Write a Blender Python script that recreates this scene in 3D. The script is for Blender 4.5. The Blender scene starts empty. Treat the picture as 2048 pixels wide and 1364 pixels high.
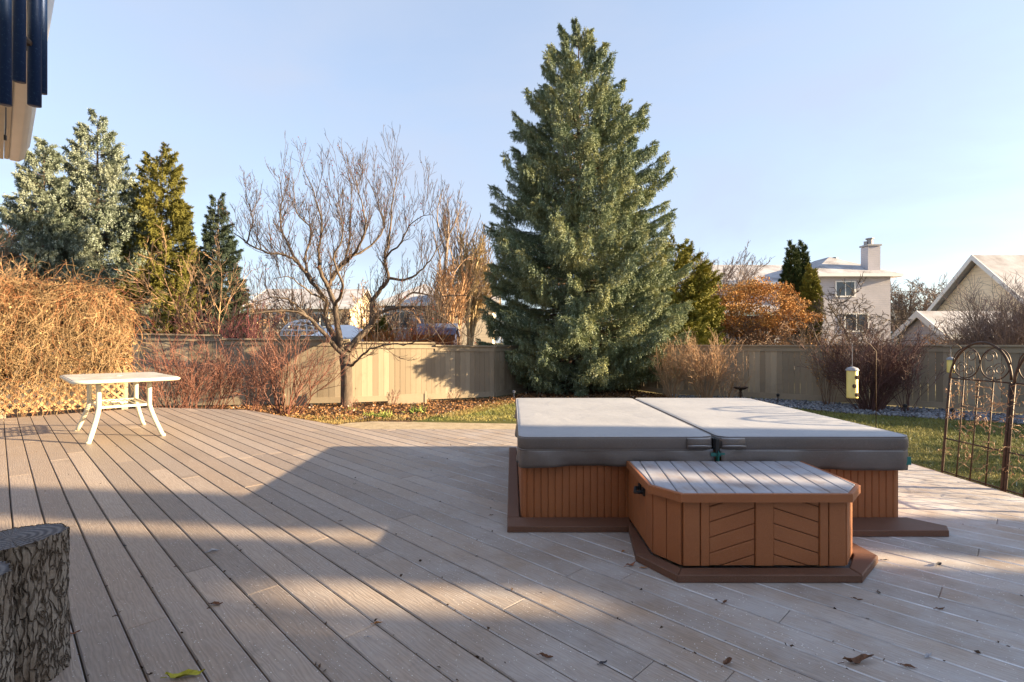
import bpy, bmesh, math, random
import numpy as np
from mathutils import Vector, Matrix
D = bpy.data
SC = bpy.context.scene
COL = SC.collection
R2 = math.sqrt(.5)
F = 1030.0; CH = 1.14; HZ = 685.0; G = -0.40       # focal px (2048 wide), eye height over deck, horizon row, lawn level
def W(px, py, Y):
    """point seen at photo pixel px,py at depth Y"""
    return Vector(((px-1024)/F*Y, Y, CH-(py-HZ)/F*Y))
def GP(px, py, z=0.0):
    """point on the plane z seen at pixel px,py"""
    Y = F*(CH-z)/(py-HZ)
    return Vector(((px-1024)/F*Y, Y, z))

# ------------------------------------------------------------------ tagging
def tag(o, label=None, cat=None, group=None, kind=None):
    if label: o['label'] = label
    if cat: o['category'] = cat
    if group: o['group'] = group
    if kind: o['kind'] = kind
    return o
def empty(name, loc, label, cat, group=None, rz=0):
    o = D.objects.new(name, None); COL.objects.link(o)
    o.location = loc; o.rotation_euler = (0, 0, rz); o.empty_display_size = .2
    return tag(o, label, cat, group)
def link(name, me, mat, parent=None, smooth=False):
    o = D.objects.new(name, me); COL.objects.link(o)
    for m in (mat if isinstance(mat, (list, tuple)) else [mat]): me.materials.append(m)
    if parent is not None:
        o.parent = parent
        o.matrix_parent_inverse = Matrix.Identity(4)
    me.polygons.foreach_set('use_smooth', [bool(smooth)]*len(me.polygons))
    return o
def local(o):
    """geometry was made in world space: re-express it relative to its parent empty"""
    par = o.parent
    M = Matrix.Identity(4); chain = []
    while par is not None:
        chain.append(par); par = par.parent
    for q in reversed(chain):
        M = M @ (Matrix.Translation(q.location) @ q.rotation_euler.to_matrix().to_4x4())
    o.data.transform(M.inverted())
    return o

class MB:
    """collects verts and faces, builds ONE mesh object"""
    def __init__(s): s.V = []; s.L = []; s.N = []; s.n = 0; s.M = []
    def add(s, V, faces, mi=0):
        V = np.asarray(V, float).reshape(-1, 3)
        if isinstance(faces, np.ndarray):
            s.L.append((faces+s.n).ravel()); s.N.append(np.full(len(faces), faces.shape[1])); s.M.append(np.full(len(faces), mi))
        else:
            s.L.append(np.array([i+s.n for f in faces for i in f], int)); s.N.append(np.array([len(f) for f in faces], int)); s.M.append(np.full(len(faces), mi))
        s.V.append(V); s.n += len(V)
    def box(s, c, size, rz=0, mi=0, M=None):
        x, y, z = [q/2 for q in size]
        V = np.array([[a, b, d] for a in (-x, x) for b in (-y, y) for d in (-z, z)])
        if rz:
            cs, sn = math.cos(rz), math.sin(rz)
            V = np.stack([V[:, 0]*cs-V[:, 1]*sn, V[:, 0]*sn+V[:, 1]*cs, V[:, 2]], 1)
        if M is not None: V = V @ np.array(M).T
        V = V+np.array(c)
        s.add(V, [(0, 1, 3, 2), (4, 6, 7, 5), (0, 4, 5, 1), (2, 3, 7, 6), (0, 2, 6, 4), (1, 5, 7, 3)], mi)
    def bar(s, p, q, w, h, up=(0, 0, 1), mi=0):
        p = np.array(p, float); q = np.array(q, float); d = q-p; L = np.linalg.norm(d); d /= L
        up = np.array(up, float); a = np.cross(d, up)
        if np.linalg.norm(a) < 1e-6: a = np.cross(d, (1, 0, 0))
        a /= np.linalg.norm(a); b = np.cross(a, d)
        V = [P+i*a*w/2+j*b*h/2 for P in (p, q) for i, j in ((-1, -1), (1, -1), (1, 1), (-1, 1))]
        s.add(V, [(3, 2, 1, 0), (4, 5, 6, 7), (0, 1, 5, 4), (1, 2, 6, 5), (2, 3, 7, 6), (3, 0, 4, 7)], mi)
    def tube(s, pts, rad, sides=5, cap=True, mi=0):
        P = np.asarray(pts, float); n = len(P)
        r = np.broadcast_to(np.asarray(rad, float), (n,))
        T = np.empty_like(P); T[1:-1] = P[2:]-P[:-2]; T[0] = P[1]-P[0]; T[-1] = P[-1]-P[-2]
        T /= (np.linalg.norm(T, axis=1, keepdims=True)+1e-12)
        m = T.mean(0); ref = np.eye(3)[np.argmin(np.abs(m))]
        A = np.cross(T, ref); A /= (np.linalg.norm(A, axis=1, keepdims=True)+1e-12)
        B = np.cross(T, A)
        th = np.arange(sides)*2*math.pi/sides
        V = P[:, None, :]+r[:, None, None]*(np.cos(th)[None, :, None]*A[:, None, :]+np.sin(th)[None, :, None]*B[:, None, :])
        i = np.arange(n-1)[:, None]*sides; j = np.arange(sides)[None, :]; j2 = (j+1) % sides
        Fq = np.stack([i+j, i+j2, i+sides+j2, i+sides+j], -1).reshape(-1, 4)
        s.add(V.reshape(-1, 3), Fq, mi)
        if cap and sides > 3:
            b = s.n-n*sides
            s.L.append(np.arange(b+sides-1, b-1, -1)); s.N.append(np.array([sides])); s.M.append(np.array([mi]))
            b = s.n-sides
            s.L.append(np.arange(b, b+sides)); s.N.append(np.array([sides])); s.M.append(np.array([mi]))
    def inst(s, TV, TF, P, Rm, sc):
        """template verts TV (k,3), faces TF; P (n,3), Rm (n,3,3) columns=axes, sc (n,3)"""
        n = len(P); k = len(TV)
        V = np.einsum('nij,nkj->nki', Rm, TV[None]*sc[:, None, :])+P[:, None, :]
        Fa = (TF[None]+(np.arange(n)*k)[:, None, None]).reshape(-1, TF.shape[1])
        s.add(V.reshape(-1, 3), Fa)
    def lathe(s, prof, c=(0, 0, 0), sides=16, mi=0):
        n = len(prof); th = np.arange(sides)*2*math.pi/sides
        V = np.array([[c[0]+r*math.cos(t), c[1]+r*math.sin(t), c[2]+z] for r, z in prof for t in th])
        i = np.arange(n-1)[:, None]*sides; j = np.arange(sides)[None, :]; j2 = (j+1) % sides
        s.add(V, np.stack([i+j, i+j2, i+sides+j2, i+sides+j], -1).reshape(-1, 4), mi)
    def mesh(s, name):
        me = D.meshes.new(name)
        V = np.concatenate(s.V); L = np.concatenate(s.L); N = np.concatenate(s.N)
        me.vertices.add(len(V)); me.vertices.foreach_set('co', V.astype(np.float32).ravel())
        me.loops.add(len(L)); me.loops.foreach_set('vertex_index', L.astype(np.int32))
        me.polygons.add(len(N)); st = np.concatenate([[0], np.cumsum(N)[:-1]])
        me.polygons.foreach_set('loop_start', st.astype(np.int32))
        me.polygons.foreach_set('material_index', np.concatenate(s.M).astype(np.int32))
        me.update(calc_edges=True)
        return me
    def build(s, name, mat, parent=None, smooth=False):
        o = link(name, s.mesh(name), mat, parent, smooth)
        if parent is not None: local(o)
        return o
def bevel_obj(o, w, seg=2, angle=35):
    bm = bmesh.new(); bm.from_mesh(o.data); bmesh.ops.remove_doubles(bm, verts=bm.verts, dist=1e-5)
    ed = [e for e in bm.edges if len(e.link_faces) == 2 and e.calc_face_angle(0) > math.radians(angle)]
    bmesh.ops.bevel(bm, geom=ed, offset=w, segments=seg, profile=.6, affect='EDGES', clamp_overlap=True)
    bm.to_mesh(o.data); bm.free()
    return o
def clip(poly, n, c):
    """keep the part of a 2-D polygon with dot(n,p) <= c"""
    out = []
    for i in range(len(poly)):
        a, b = poly[i], poly[(i+1) % len(poly)]
        da, db = n[0]*a[0]+n[1]*a[1]-c, n[0]*b[0]+n[1]*b[1]-c
        if da <= 0: out.append(a)
        if (da < 0 < db) or (db < 0 < da):
            t = da/(da-db); out.append((a[0]+(b[0]-a[0])*t, a[1]+(b[1]-a[1])*t))
    res = []
    for p in out:
        if not res or math.hypot(p[0]-res[-1][0], p[1]-res[-1][1]) > 1e-4: res.append(p)
    if len(res) > 1 and math.hypot(res[0][0]-res[-1][0], res[0][1]-res[-1][1]) < 1e-4: res.pop()
    return res
def area(p): return sum(p[i][0]*p[(i+1) % len(p)][1]-p[(i+1) % len(p)][0]*p[i][1] for i in range(len(p)))/2
def prism(mb, poly, z0, z1, mi=0, f=None):
    if area(poly) < 0: poly = poly[::-1]
    n = len(poly); f = f or (lambda x, y, z: (x, y, z))
    V = [f(x, y, z0) for x, y in poly]+[f(x, y, z1) for x, y in poly]
    mb.add(V, [tuple(range(n-1, -1, -1)), tuple(range(n, 2*n))]+[(i, (i+1) % n, n+(i+1) % n, n+i) for i in range(n)], mi)
def cham(mb, poly, z0, z1, w, f=None, mtop=0, medge=0, along=False):
    """prism with its top edge chamfered by w (poly convex)"""
    if area(poly) < 0: poly = poly[::-1]
    n = len(poly); ins = []
    for i in range(n):
        a, b, c = poly[i-1], poly[i], poly[(i+1) % n]
        e1 = (b[0]-a[0], b[1]-a[1]); e2 = (c[0]-b[0], c[1]-b[1])
        l1 = math.hypot(*e1) or 1; l2 = math.hypot(*e2) or 1
        n1 = (-e1[1]/l1, e1[0]/l1); n2 = (-e2[1]/l2, e2[0]/l2)
        k = w/max(.35, 1+n1[0]*n2[0]+n1[1]*n2[1])
        ins.append((b[0]+(n1[0]+n2[0])*k, b[1]+(n1[1]+n2[1])*k))
    f = f or (lambda x, y, z: (x, y, z))
    V = [f(x, y, z0) for x, y in poly]+[f(x, y, z1-w*.8) for x, y in poly]+[f(x, y, z1) for x, y in ins]
    mb.add(V, [tuple(range(2*n, 3*n))], mtop)
    k0 = mb.n-3*n
    q = []
    for i in range(n):
        j = (i+1) % n
        q.append((i-3*n+3*n, j, n+j, n+i))
    q2 = [(n+i, n+(i+1) % n, 2*n+(i+1) % n, 2*n+i) for i in range(n)]
    mb.L.append(np.array([v+k0 for t in q for v in t])); mb.N.append(np.full(n, 4)); mb.M.append(np.full(n, mtop))
    mb.L.append(np.array([v+k0 for t in q2 for v in t])); mb.N.append(np.full(n, 4)); mb.M.append(np.array([medge if (not along or abs(poly[i][0]-poly[(i+1) % n][0]) < .2*abs(poly[i][1]-poly[(i+1) % n][1])) else mtop for i in range(n)]))

# ------------------------------------------------------------------ materials
class NT:
    def __init__(s, name, rough=.7, spec=.3):
        s.m = D.materials.new(name); s.m.use_nodes = True; s.t = s.m.node_tree; s.n = s.t.nodes
        s.b = s.n['Principled BSDF']; s.b.inputs['Roughness'].default_value = rough
        s.b.inputs['Specular IOR Level'].default_value = spec
        s.co = s.n.new('ShaderNodeTexCoord').outputs['Object']
        s.nrm = None
    def link(s, a, b): s.t.links.new(a, b)
    def node(s, t, ins=None, **kw):
        x = s.n.new(t)
        for k, v in kw.items(): setattr(x, k, v)
        for k, v in (ins or {}).items():
            if hasattr(v, 'is_output') or hasattr(v, 'links'): s.link(v, x.inputs[k])
            else: x.inputs[k].default_value = v
        return x
    def mp(s, scale=(1, 1, 1), rot=(0, 0, 0), loc=(0, 0, 0), src=None):
        return s.node('ShaderNodeMapping', {'Vector': src or s.co, 'Scale': scale, 'Rotation': rot, 'Location': loc}).outputs[0]
    def noise(s, sc, det=4, rough=.55, vec=None, dist=0):
        return s.node('ShaderNodeTexNoise', {'Vector': vec or s.co, 'Scale': sc, 'Detail': det, 'Roughness': rough, 'Distortion': dist}).outputs[0]
    def ramp(s, f, *st):
        r = s.node('ShaderNodeValToRGB', {'Fac': f}); e = r.color_ramp.elements
        while len(e) < len(st): e.new(.5)
        for q, (p, c) in zip(e, st):
            q.position = p; q.color = (*c, 1) if isinstance(c, (tuple, list)) else (c, c, c, 1)
        return r.outputs[0]
    def mix(s, f, a, b, bt='MIX'):
        x = s.node('ShaderNodeMix', data_type='RGBA', blend_type=bt)
        for k, v in ((0, f), (6, a), (7, b)):
            if hasattr(v, 'links'): s.link(v, x.inputs[k])
            else: x.inputs[k].default_value = (*v, 1) if isinstance(v, tuple) else v
        return x.outputs[2]
    def math(s, op, a, b=0.0, c=0.0):
        return s.node('ShaderNodeMath', {0: a, 1: b, 2: c}, operation=op).outputs[0]
    def rnd(s): return s.node('ShaderNodeNewGeometry').outputs['Random Per Island']
    def sep(s, v): 
        x = s.node('ShaderNodeSeparateXYZ', {0: v}); return x.outputs
    def bump(s, h, d=.01, st=.6):
        ins = {'Height': h, 'Distance': d, 'Strength': st}
        if s.nrm is not None: ins['Normal'] = s.nrm
        s.nrm = s.node('ShaderNodeBump', ins).outputs[0]
        s.link(s.nrm, s.b.inputs['Normal'])
    def col(s, c):
        if hasattr(c, 'links'): s.link(c, s.b.inputs['Base Color'])
        else: s.b.inputs['Base Color'].default_value = (*c, 1)
        return s
    def rough(s, c): s.link(c, s.b.inputs['Roughness'])
def simple(name, c, rough=.7, var=.18, sc=6, bump=.0, bsc=40, bd=.004, metal=0, island=0, spec=.3, trans=0):
    k = NT(name, rough, spec)
    a = tuple(max(0, v*(1-var)) for v in c); b = tuple(min(1, v*(1+var)) for v in c)
    x = k.mix(k.ramp(k.noise(sc, 5), (.3, 0.), (.7, 1.)), a, b)
    if island:
        r = k.rnd(); x = k.mix(1.0, x, k.ramp(r, (0, 1-island), (1, 1+island) if island <= 0 else (1, 1.0)), 'MULTIPLY')
    k.col(x)
    if bump: k.bump(k.noise(bsc, 6), bd, bump)
    k.b.inputs['Metallic'].default_value = metal
    return k.m
def foliage(name, cols, frost=None, fa=.3, fsc=1.2, rough=.75, trans=.0):
    """leaf/needle colour: clumps by noise, each leaf a little different, optional frost on some"""
    k = NT(name, rough, .2)
    c = k.ramp(k.noise(fsc, 4), *[(.3+.4*i/(len(cols)-1), q) for i, q in enumerate(cols)])
    c = k.mix(1.0, c, k.ramp(k.rnd(), (0, .62), (1, 1.0)), 'MULTIPLY')
    if frost:
        r2 = k.math('FRACT', k.math('MULTIPLY', k.rnd(), 37.3))
        f = k.math('MULTIPLY', k.ramp(r2, (1-fa, 0.), (1-fa+.1, 1.)), k.ramp(k.noise(fsc*2.2, 3), (.35, .25), (.6, 1.)))
        c = k.mix(f, c, frost)
    k.col(c)
    if trans:
        k.b.inputs['Subsurface Weight'].default_value = 0
        tr = k.node('ShaderNodeBsdfTranslucent', {'Color': c}); mx = k.node('ShaderNodeMixShader', {0: trans, 1: k.b.outputs[0], 2: tr.outputs[0]})
        k.link(mx.outputs[0], k.n['Material Output'].inputs[0])
    return k.m

# ------------------------------------------------------------------ vegetation kit
def frames(d, rng, roll=True):
    d = d/(np.linalg.norm(d, axis=1, keepdims=True)+1e-9)
    ref = np.where(np.abs(d[:, 2:3]) < .9, np.array([[0, 0, 1.]]), np.array([[1., 0, 0]]))
    a = np.cross(ref, d); a /= np.linalg.norm(a, axis=1, keepdims=True)
    b = np.cross(d, a)
    if roll:
        t = rng.uniform(0, 2*math.pi, len(d))[:, None]
        a, b = a*np.cos(t)+b*np.sin(t), -a*np.sin(t)+b*np.cos(t)
    return np.stack([a, b, d], 2)
def brush(n=8, seed=1):
    """twig of needles: n slim fins round an axis of length 1"""
    r = np.random.default_rng(seed); V = []; T = []
    for i in range(n):
        u = .0+.72*i/(n-1); ph = i*2.4; o = np.array([math.cos(ph), math.sin(ph), 0])*(1-.3*u)
        V += [np.array([0, 0, u]), np.array([0, 0, u+.22]), o+np.array([0, 0, u+.30+.1*r.random()])]
        T.append((3*i, 3*i+1, 3*i+2))
    return np.array(V), np.array(T)
BR = brush(8); BR5 = brush(5)
LEAF = (np.array([[0, 0, 0], [.5, .12, .45], [0, 0, 1], [-.5, .12, .45]], float), np.array([(0, 1, 2), (0, 2, 3)]))
def conifer(name, label, cat, base, H, R, seed, mats, nb=300, lat=12, per=5, tl=.16, tw=.045, hang=.5, up0=.0, squash=(1, 1), group=None, prof=None, brush_t=None, gap=.06, tip=.30, low=.03, jit=.16, lf=.34, tiers=0):
    rng = np.random.default_rng(seed); base = np.array(base, float)
    root = empty(name, base, label, cat, group)
    tb = MB(); tb.tube([base+(0, 0, -.1), base+(0, 0, H*.4), base+(0, 0, H*.97)], [H*.016+.03, H*.011, .01], 8)
    prof = prof or (lambda h: (1-h)**.85*(1-.25*max(0, .12-h)/.12))
    P = []; Dv = []; S = []
    for i in range(nb):
        h = low+(.985-low)*(1-(1-(i+.5)/nb)**.62 if True else 0)
        if tiers and h < .93: h = (round(h*tiers)+rng.normal()*.13)/tiers
        h = min(.985, max(low, h+rng.normal()*(.008 if not tiers else .002)))
        az = i*2.39996+rng.normal()*.25
        rr = R*prof(h)*rng.uniform(1-jit*1.6, 1+jit*.6)+.05
        ax = np.array([math.cos(az)*squash[0], math.sin(az)*squash[1], 0]); side = np.array([-math.sin(az), math.cos(az), 0])
        a = -.32+.30*h+up0+(.75 if h > .8 else 0)*(h-.8)*5; b = tip+.1*rng.normal()
        z0 = base[2]+h*H
        def pt(t): return base*(1, 1, 0)+ax*rr*t+np.array([0, 0, z0+rr*(a*t+b*t*t)])
        tb.tube([pt(0), pt(.35), pt(.7), pt(.98)], [.012+rr*.008, .009+rr*.004, .008, .004], 3)
        nl = max(4, int(lat*(.45+rr/R)))
        t = np.sqrt(rng.uniform(.03, 1, nl)); t[0] = 1
        for tt in t:
            p0 = pt(tt); sgn = rng.choice((-1, 1)); ll = rr*lf*(1.08-tt)*rng.uniform(.6, 1.2)+.10
            fwd = ax*(.62+.3*tt)+np.array([0, 0, a+2*b*tt])*.7
            ld = side*sgn*rng.uniform(.35, 1)+fwd; ld /= np.linalg.norm(ld)
            q = np.linspace(.1, 1, per)[:, None]
            pp = p0+ld*ll*q+np.array([0, 0, -1])*ll*.16*q**2
            P.append(pp); Dv.append(ld+rng.normal(0, .38, (per, 3))+np.array([0, 0, .1])); S.append(np.full(per, tl*.9)*rng.uniform(.7, 1.2, per))
            if hang > 0:
                m = max(1, int(per*hang*2.0*rng.random()+.5))
                qq = rng.uniform(0, 1, (m, 1))
                P.append(p0+ld*ll*qq+np.array([0, 0, -1])*ll*.1*qq-np.array([0, 0, 1])*rng.uniform(0, tl*1.3, (m, 1)))
                Dv.append(np.array([0, 0, -1.])+ld*.25+rng.normal(0, .18, (m, 3))); S.append(rng.uniform(.9, 1.6, m)*tl)
    P = np.concatenate(P); Dv = np.concatenate(Dv); S = np.concatenate(S)
    k = P[:, 2] > base[2]+.04; P, Dv, S = P[k], Dv[k], S[k]
    mb = MB(); T = brush_t or BR
    mb.inst(T[0], T[1], P, frames(Dv, rng), np.stack([np.full(len(P), tw)*rng.uniform(.8, 1.25, len(P))]*2+[S], 1))
    mb.build('crown', mats[0], root); tb.build('trunk', mats[1], root)
    return root
def nrm(v): return v/(np.linalg.norm(v)+1e-9)
def grow(mb, p, d, L, r, lev, P, rng, ends=None):
    n = P['seg'][lev]; pts = [p]; 
    for i in range(n):
        d = nrm(d+rng.normal(0, P['wob'][lev], 3)+np.array([0, 0, P['trop'][lev]]))
        p = p+d*L/n; pts.append(p)
    r1 = max(P['rmin'], r*P.get('taper', .4)); rad = np.linspace(r, r1, n+1)
    if lev == P['lev']: rad[-1] = P['rmin']*.5
    mb.tube(pts, rad, 6 if lev == 0 else (4 if lev == 1 else 3), cap=False)
    if ends is not None and lev >= P['lev']-1: ends.extend(pts[1:])
    if lev < P['lev']:
        k = P['kids'][lev]; k = int(k*rng.uniform(.8, 1.2)+.5)
        for j in range(k):
            t = P['t0'][lev]+(1-P['t0'][lev])*(j+rng.random())/k; t = min(t, .995)
            f = t*n; i = int(f); q = pts[i]+(pts[i+1]-pts[i])*(f-i); dd = nrm(pts[i+1]-pts[i])
            rv = rng.normal(0, 1, 3); rv -= dd*rv.dot(dd); rv = nrm(rv*np.array(P.get('flat', (1, 1, 1))))
            an = P['ang'][lev]*rng.uniform(.7, 1.3)
            grow(mb, q, nrm(dd*math.cos(an)+rv*math.sin(an)), L*P['lr'][lev]*rng.uniform(.6, 1.2)*(1.15-.5*t), max(P['rmin'], (r+(r1-r)*t)*P.get('rr', .6)), lev+1, P, rng, ends)
def leaves(mb, pts, n, size, rng, spread=.06, aspect=.6, droop=0):
    pts = np.asarray(pts); P = pts[rng.integers(0, len(pts), n)]+rng.normal(0, spread, (n, 3))
    Dv = rng.normal(0, 1, (n, 3))+np.array([0, 0, -droop]); s = size*rng.uniform(.6, 1.3, n)
    mb.inst(LEAF[0], LEAF[1], P, frames(Dv, rng), np.stack([s*aspect, s, s], 1))
def bare_tree(name, label, base, H, seed, mat, P=None, r=None, group=None, leaf=None, cat='tree', stems=1, lean=(0, 0, 1), spread=.25):
    rng = np.random.default_rng(seed); root = empty(name, base, label, cat, group); mb = MB(); ends = []
    Q = dict(seg=(6, 5, 4, 3), wob=(.09, .16, .2, .22), trop=(.05, .06, .05, .04), kids=(9, 7, 5, 0), t0=(.3, .2, .15, 0), ang=(.75, .7, .65, .6), lr=(.5, .5, .5, .5), lev=3, rmin=.008, rr=.55)
    if P: Q.update(P)
    for i in range(stems):
        d = nrm(np.array(lean, float)+(rng.normal(0, spread, 3)*(1, 1, 0) if stems > 1 else 0))
        grow(mb, np.array(base, float)+rng.normal(0, .05*(stems > 1), 3)*(1, 1, 0), d, H*rng.uniform(.8, 1) if stems > 1 else H, r or H*.02, 0, Q, rng, ends)
    mb.build('branches' if cat != 'tree' else 'trunk', mat, root)
    if leaf:
        lb = MB(); leaves(lb, ends, leaf[0], leaf[1], rng, leaf[3] if len(leaf) > 3 else .07); lb.build('crown', leaf[2], root)
    return root
def shrub(name, label, base, H, seed, mat, stems=30, spread=.5, r=.008, kids=(6, 3, 0), group=None, wid=.12, trop=.05, leaf=None, wob=.1, cat='shrub', sq=(1, 1)):
    rng = np.random.default_rng(seed); root = empty(name, base, label, cat, group); mb = MB(); ends = []
    Q = dict(seg=(6, 4, 3), wob=(wob, .16, .2), trop=(trop, .06, .05), kids=kids, t0=(.3, .2, 0), ang=(.45, .55, .5), lr=(.42, .5, .5), lev=2, rmin=.0035, rr=.6)
    for i in range(stems):
        th = rng.uniform(0, 2*math.pi); s = spread*math.sqrt(rng.random())
        d = nrm(np.array([math.cos(th)*s*sq[0], math.sin(th)*s*sq[1], 1]))
        p = np.array(base)+np.array([math.cos(th)*sq[0], math.sin(th)*sq[1], 0])*wid*rng.random()
        grow(mb, p, d, H*rng.uniform(.6, 1.05), r*rng.uniform(.7, 1.2), 0, Q, rng, ends)
    mb.build('stems', mat, root)
    if leaf:
        lb = MB(); leaves(lb, ends, leaf[0], leaf[1], rng); lb.build('leaves', leaf[2], root)
    return root
# ------------------------------------------------------------------ camera, sun, sky
EL, AZ = math.radians(15.2), math.radians(6.0)
TOSUN = Vector((math.cos(EL)*math.cos(AZ), -math.cos(EL)*math.sin(AZ), math.sin(EL)))
cam = D.cameras.new('camera'); co = D.objects.new('camera', cam); COL.objects.link(co)
co.location = (0, 0, CH); co.rotation_euler = (math.radians(90), 0, 0)
cam.sensor_width = 36; cam.lens = 36*F/2048; cam.shift_y = 3/2048; cam.clip_end = 3000; cam.clip_start = .05
SC.camera = co
sl = D.lights.new('sun', 'SUN'); so = D.objects.new('sun', sl); COL.objects.link(so)
sl.energy = 5.0; sl.angle = math.radians(.6); sl.color = (1.0, .76, .46)
so.rotation_euler = (-TOSUN).to_track_quat('-Z', 'Y').to_euler(); so.location = (30, 0, 20)
w = D.worlds.new('World'); SC.world = w; w.use_nodes = True
nt = w.node_tree; bg = nt.nodes['Background']
sky = nt.nodes.new('ShaderNodeTexSky'); sky.sky_type = 'NISHITA'; sky.sun_disc = False
sky.sun_elevation = EL; sky.sun_rotation = math.radians(96); sky.altitude = 600; sky.air_density = 1.0; sky.dust_density = 1.6; sky.ozone_density = 1.2
# thin high veil of cloud, part of the sky itself
tc = nt.nodes.new('ShaderNodeTexCoord'); mpn = nt.nodes.new('ShaderNodeMapping'); mpn.inputs['Scale'].default_value = (1.0, 1.0, 2.6)
nz = nt.nodes.new('ShaderNodeTexNoise'); nz.inputs['Scale'].default_value = 1.7; nz.inputs['Detail'].default_value = 7; nz.inputs['Roughness'].default_value = .55; nz.inputs['Distortion'].default_value = .4
rp = nt.nodes.new('ShaderNodeValToRGB'); rp.color_ramp.elements[0].position = .40; rp.color_ramp.elements[0].color = (.52,)*3+(1,); rp.color_ramp.elements[1].position = .72; rp.color_ramp.elements[1].color = (.86,)*3+(1,)
mx = nt.nodes.new('ShaderNodeMix'); mx.data_type = 'RGBA'; mx.inputs[7].default_value = (1.58, 1.78, 2.22, 1)
nt.links.new(tc.outputs['Generated'], mpn.inputs[0]); nt.links.new(mpn.outputs[0], nz.inputs['Vector']); nt.links.new(nz.outputs[0], rp.inputs[0])
nt.links.new(rp.outputs[0], mx.inputs[0]); nt.links.new(sky.outputs[0], mx.inputs[6]); nt.links.new(mx.outputs[2], bg.inputs[0])
bg.inputs[1].default_value = .085
SC.view_settings.view_transform = 'Standard'; SC.view_settings.look = 'None'; SC.view_settings.exposure = 2.28; SC.view_settings.gamma = 1
SC.render.engine = 'CYCLES'
SC.cycles.max_bounces = 6; SC.cycles.diffuse_bounces = 4; SC.cycles.glossy_bounces = 2; SC.cycles.transmission_bounces = 3; SC.cycles.transparent_max_bounces = 4
SC.cycles.use_denoising = True

# ------------------------------------------------------------------ materials
k = NT('deck_board', .62, .35)
gv = k.mp((1, 1, 1), (0, 0, math.radians(-45)))          # x across the board, y along it
rnd = k.rnd()
off = k.node('ShaderNodeVectorMath', {0: gv, 1: k.node('ShaderNodeCombineXYZ', {0: 0.0, 1: k.math('MULTIPLY', rnd, 31.7), 2: k.math('MULTIPLY', rnd, 17.1)}).outputs[0]}, operation='ADD').outputs[0]
gs = k.mp((1, .10, 1), src=off)
ring = k.node('ShaderNodeTexWave', {'Vector': k.mp((1, .16, 1), src=off), 'Scale': 20.0, 'Distortion': 13.0, 'Detail': 2.0, 'Detail Scale': 1.4, 'Detail Roughness': .5}, wave_type='BANDS', bands_direction='X').outputs[0]
fine = k.noise(160, 5, .7, gs)
mott = k.noise(1.1, 5, .6)
fr_n = k.noise(2.3, 6, .65, k.mp((1, 1, 1), loc=(3, 1, 0)))
xyz = k.sep(k.co)
# frost lies thickest to the right and near the tub and thins towards the left
fpos = k.math('MULTIPLY_ADD', xyz[0], .17, .38)
fpos = k.math('MINIMUM', k.math('MAXIMUM', fpos, .05), .80)
frost = k.math('MULTIPLY', k.ramp(fr_n, (.36, .08), (.64, 1.)), fpos)
frost = k.math('MULTIPLY_ADD', k.math('MULTIPLY', fine, frost), .9, k.math('MULTIPLY', frost, .35))
c = k.mix(k.ramp(mott, (.3, 0.), (.7, 1.)), (.225, .160, .112), (.315, .232, .168))
c = k.mix(k.ramp(rnd, (0, .0), (1, .85)), c, (.38, .305, .25)); r2 = k.math('FRACT', k.math('MULTIPLY', rnd, 53.7)); c = k.mix(k.ramp(r2, (.2, 0.), (1, .75)), c, (.175, .140, .118))
c = k.mix(k.ramp(ring, (.0, .0), (1., .42)), c, (.135, .103, .085))
c = k.mix(k.ramp(fine, (.3, .0), (.8, .4)), c, (.44, .37, .31))
stain = k.ramp(k.noise(4.5, 7, .7), (.58, 0.), (.75, .5)); c = k.mix(stain, c, (.10, .075, .055))
c = k.mix(frost, c, (.52, .54, .58))
vs = k.node('ShaderNodeTexVoronoi', {'Vector': k.co, 'Scale': 120.0, 'Randomness': 1.0})
pick = k.ramp(k.node('ShaderNodeSeparateColor', {0: vs.outputs['Color']}).outputs[0], (.90, 0.), (.93, 1.))
dot = k.math('MULTIPLY', k.math('MULTIPLY', k.ramp(vs.outputs['Distance'], (.16, 1.), (.32, 0.)), pick), k.ramp(k.noise(1.6, 5, .6), (.36, .15), (.58, 1.)))
c = k.mix(k.math('MULTIPLY', dot, .95), c, (.95, .95, .96))
k.col(c)
k.bump(ring, .0014, .38); k.bump(fine, .0012, .5); k.bump(dot, .002, .6)
k.rough(k.ramp(frost, (0, .50), (.5, .75)))
M_DECK = k.m
k = NT('board_edge', .7)
xyz = k.sep(k.co)
f = k.math('MINIMUM', k.math('MAXIMUM', k.math('MULTIPLY_ADD', xyz[0], .20, .62), .05), 1.0)
f = k.math('MULTIPLY', f, k.ramp(k.noise(3.1, 5), (.35, .3), (.65, 1.)))
k.col(k.mix(f, (.17, .13, .105), (.72, .73, .77))); M_EDGE = k.m
M_UNDER = simple('dark_under_deck', (.02, .017, .014), .9)
def comp(name, a, b, fr=.12, rot=0):
    k = NT(name, .6, .3)
    n1 = k.noise(260, 3, .7); n2 = k.noise(2.5, 5)
    c = k.mix(k.ramp(n2, (.3, 0.), (.7, 1.)), a, b)
    c = k.mix(k.ramp(n1, (.35, .0), (.7, .45)), c, tuple(v*1.5 for v in b))
    c = k.mix(k.ramp(k.noise(480, 2, .8), (.64, 0.), (.72, fr*3)), c, (.75, .74, .76))
    k.col(c); k.bump(n1, .001, .35); k.bump(k.noise(30, 4, .5, k.mp((1, 1, .06))), .002, .2)
    return k.m
M_CAB = comp('cabinet_board', (.235, .080, .030), (.290, .108, .042))
M_PANEL = comp('step_panel', (.245, .085, .033), (.310, .118, .048), .1)
M_TRIM = comp('trim_board', (.095, .045, .028), (.130, .064, .041), .12)
k = NT('step_lid_board', .6)
n = k.noise(3.5, 6, .65, k.mp((2.0, .5, 1)))
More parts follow.
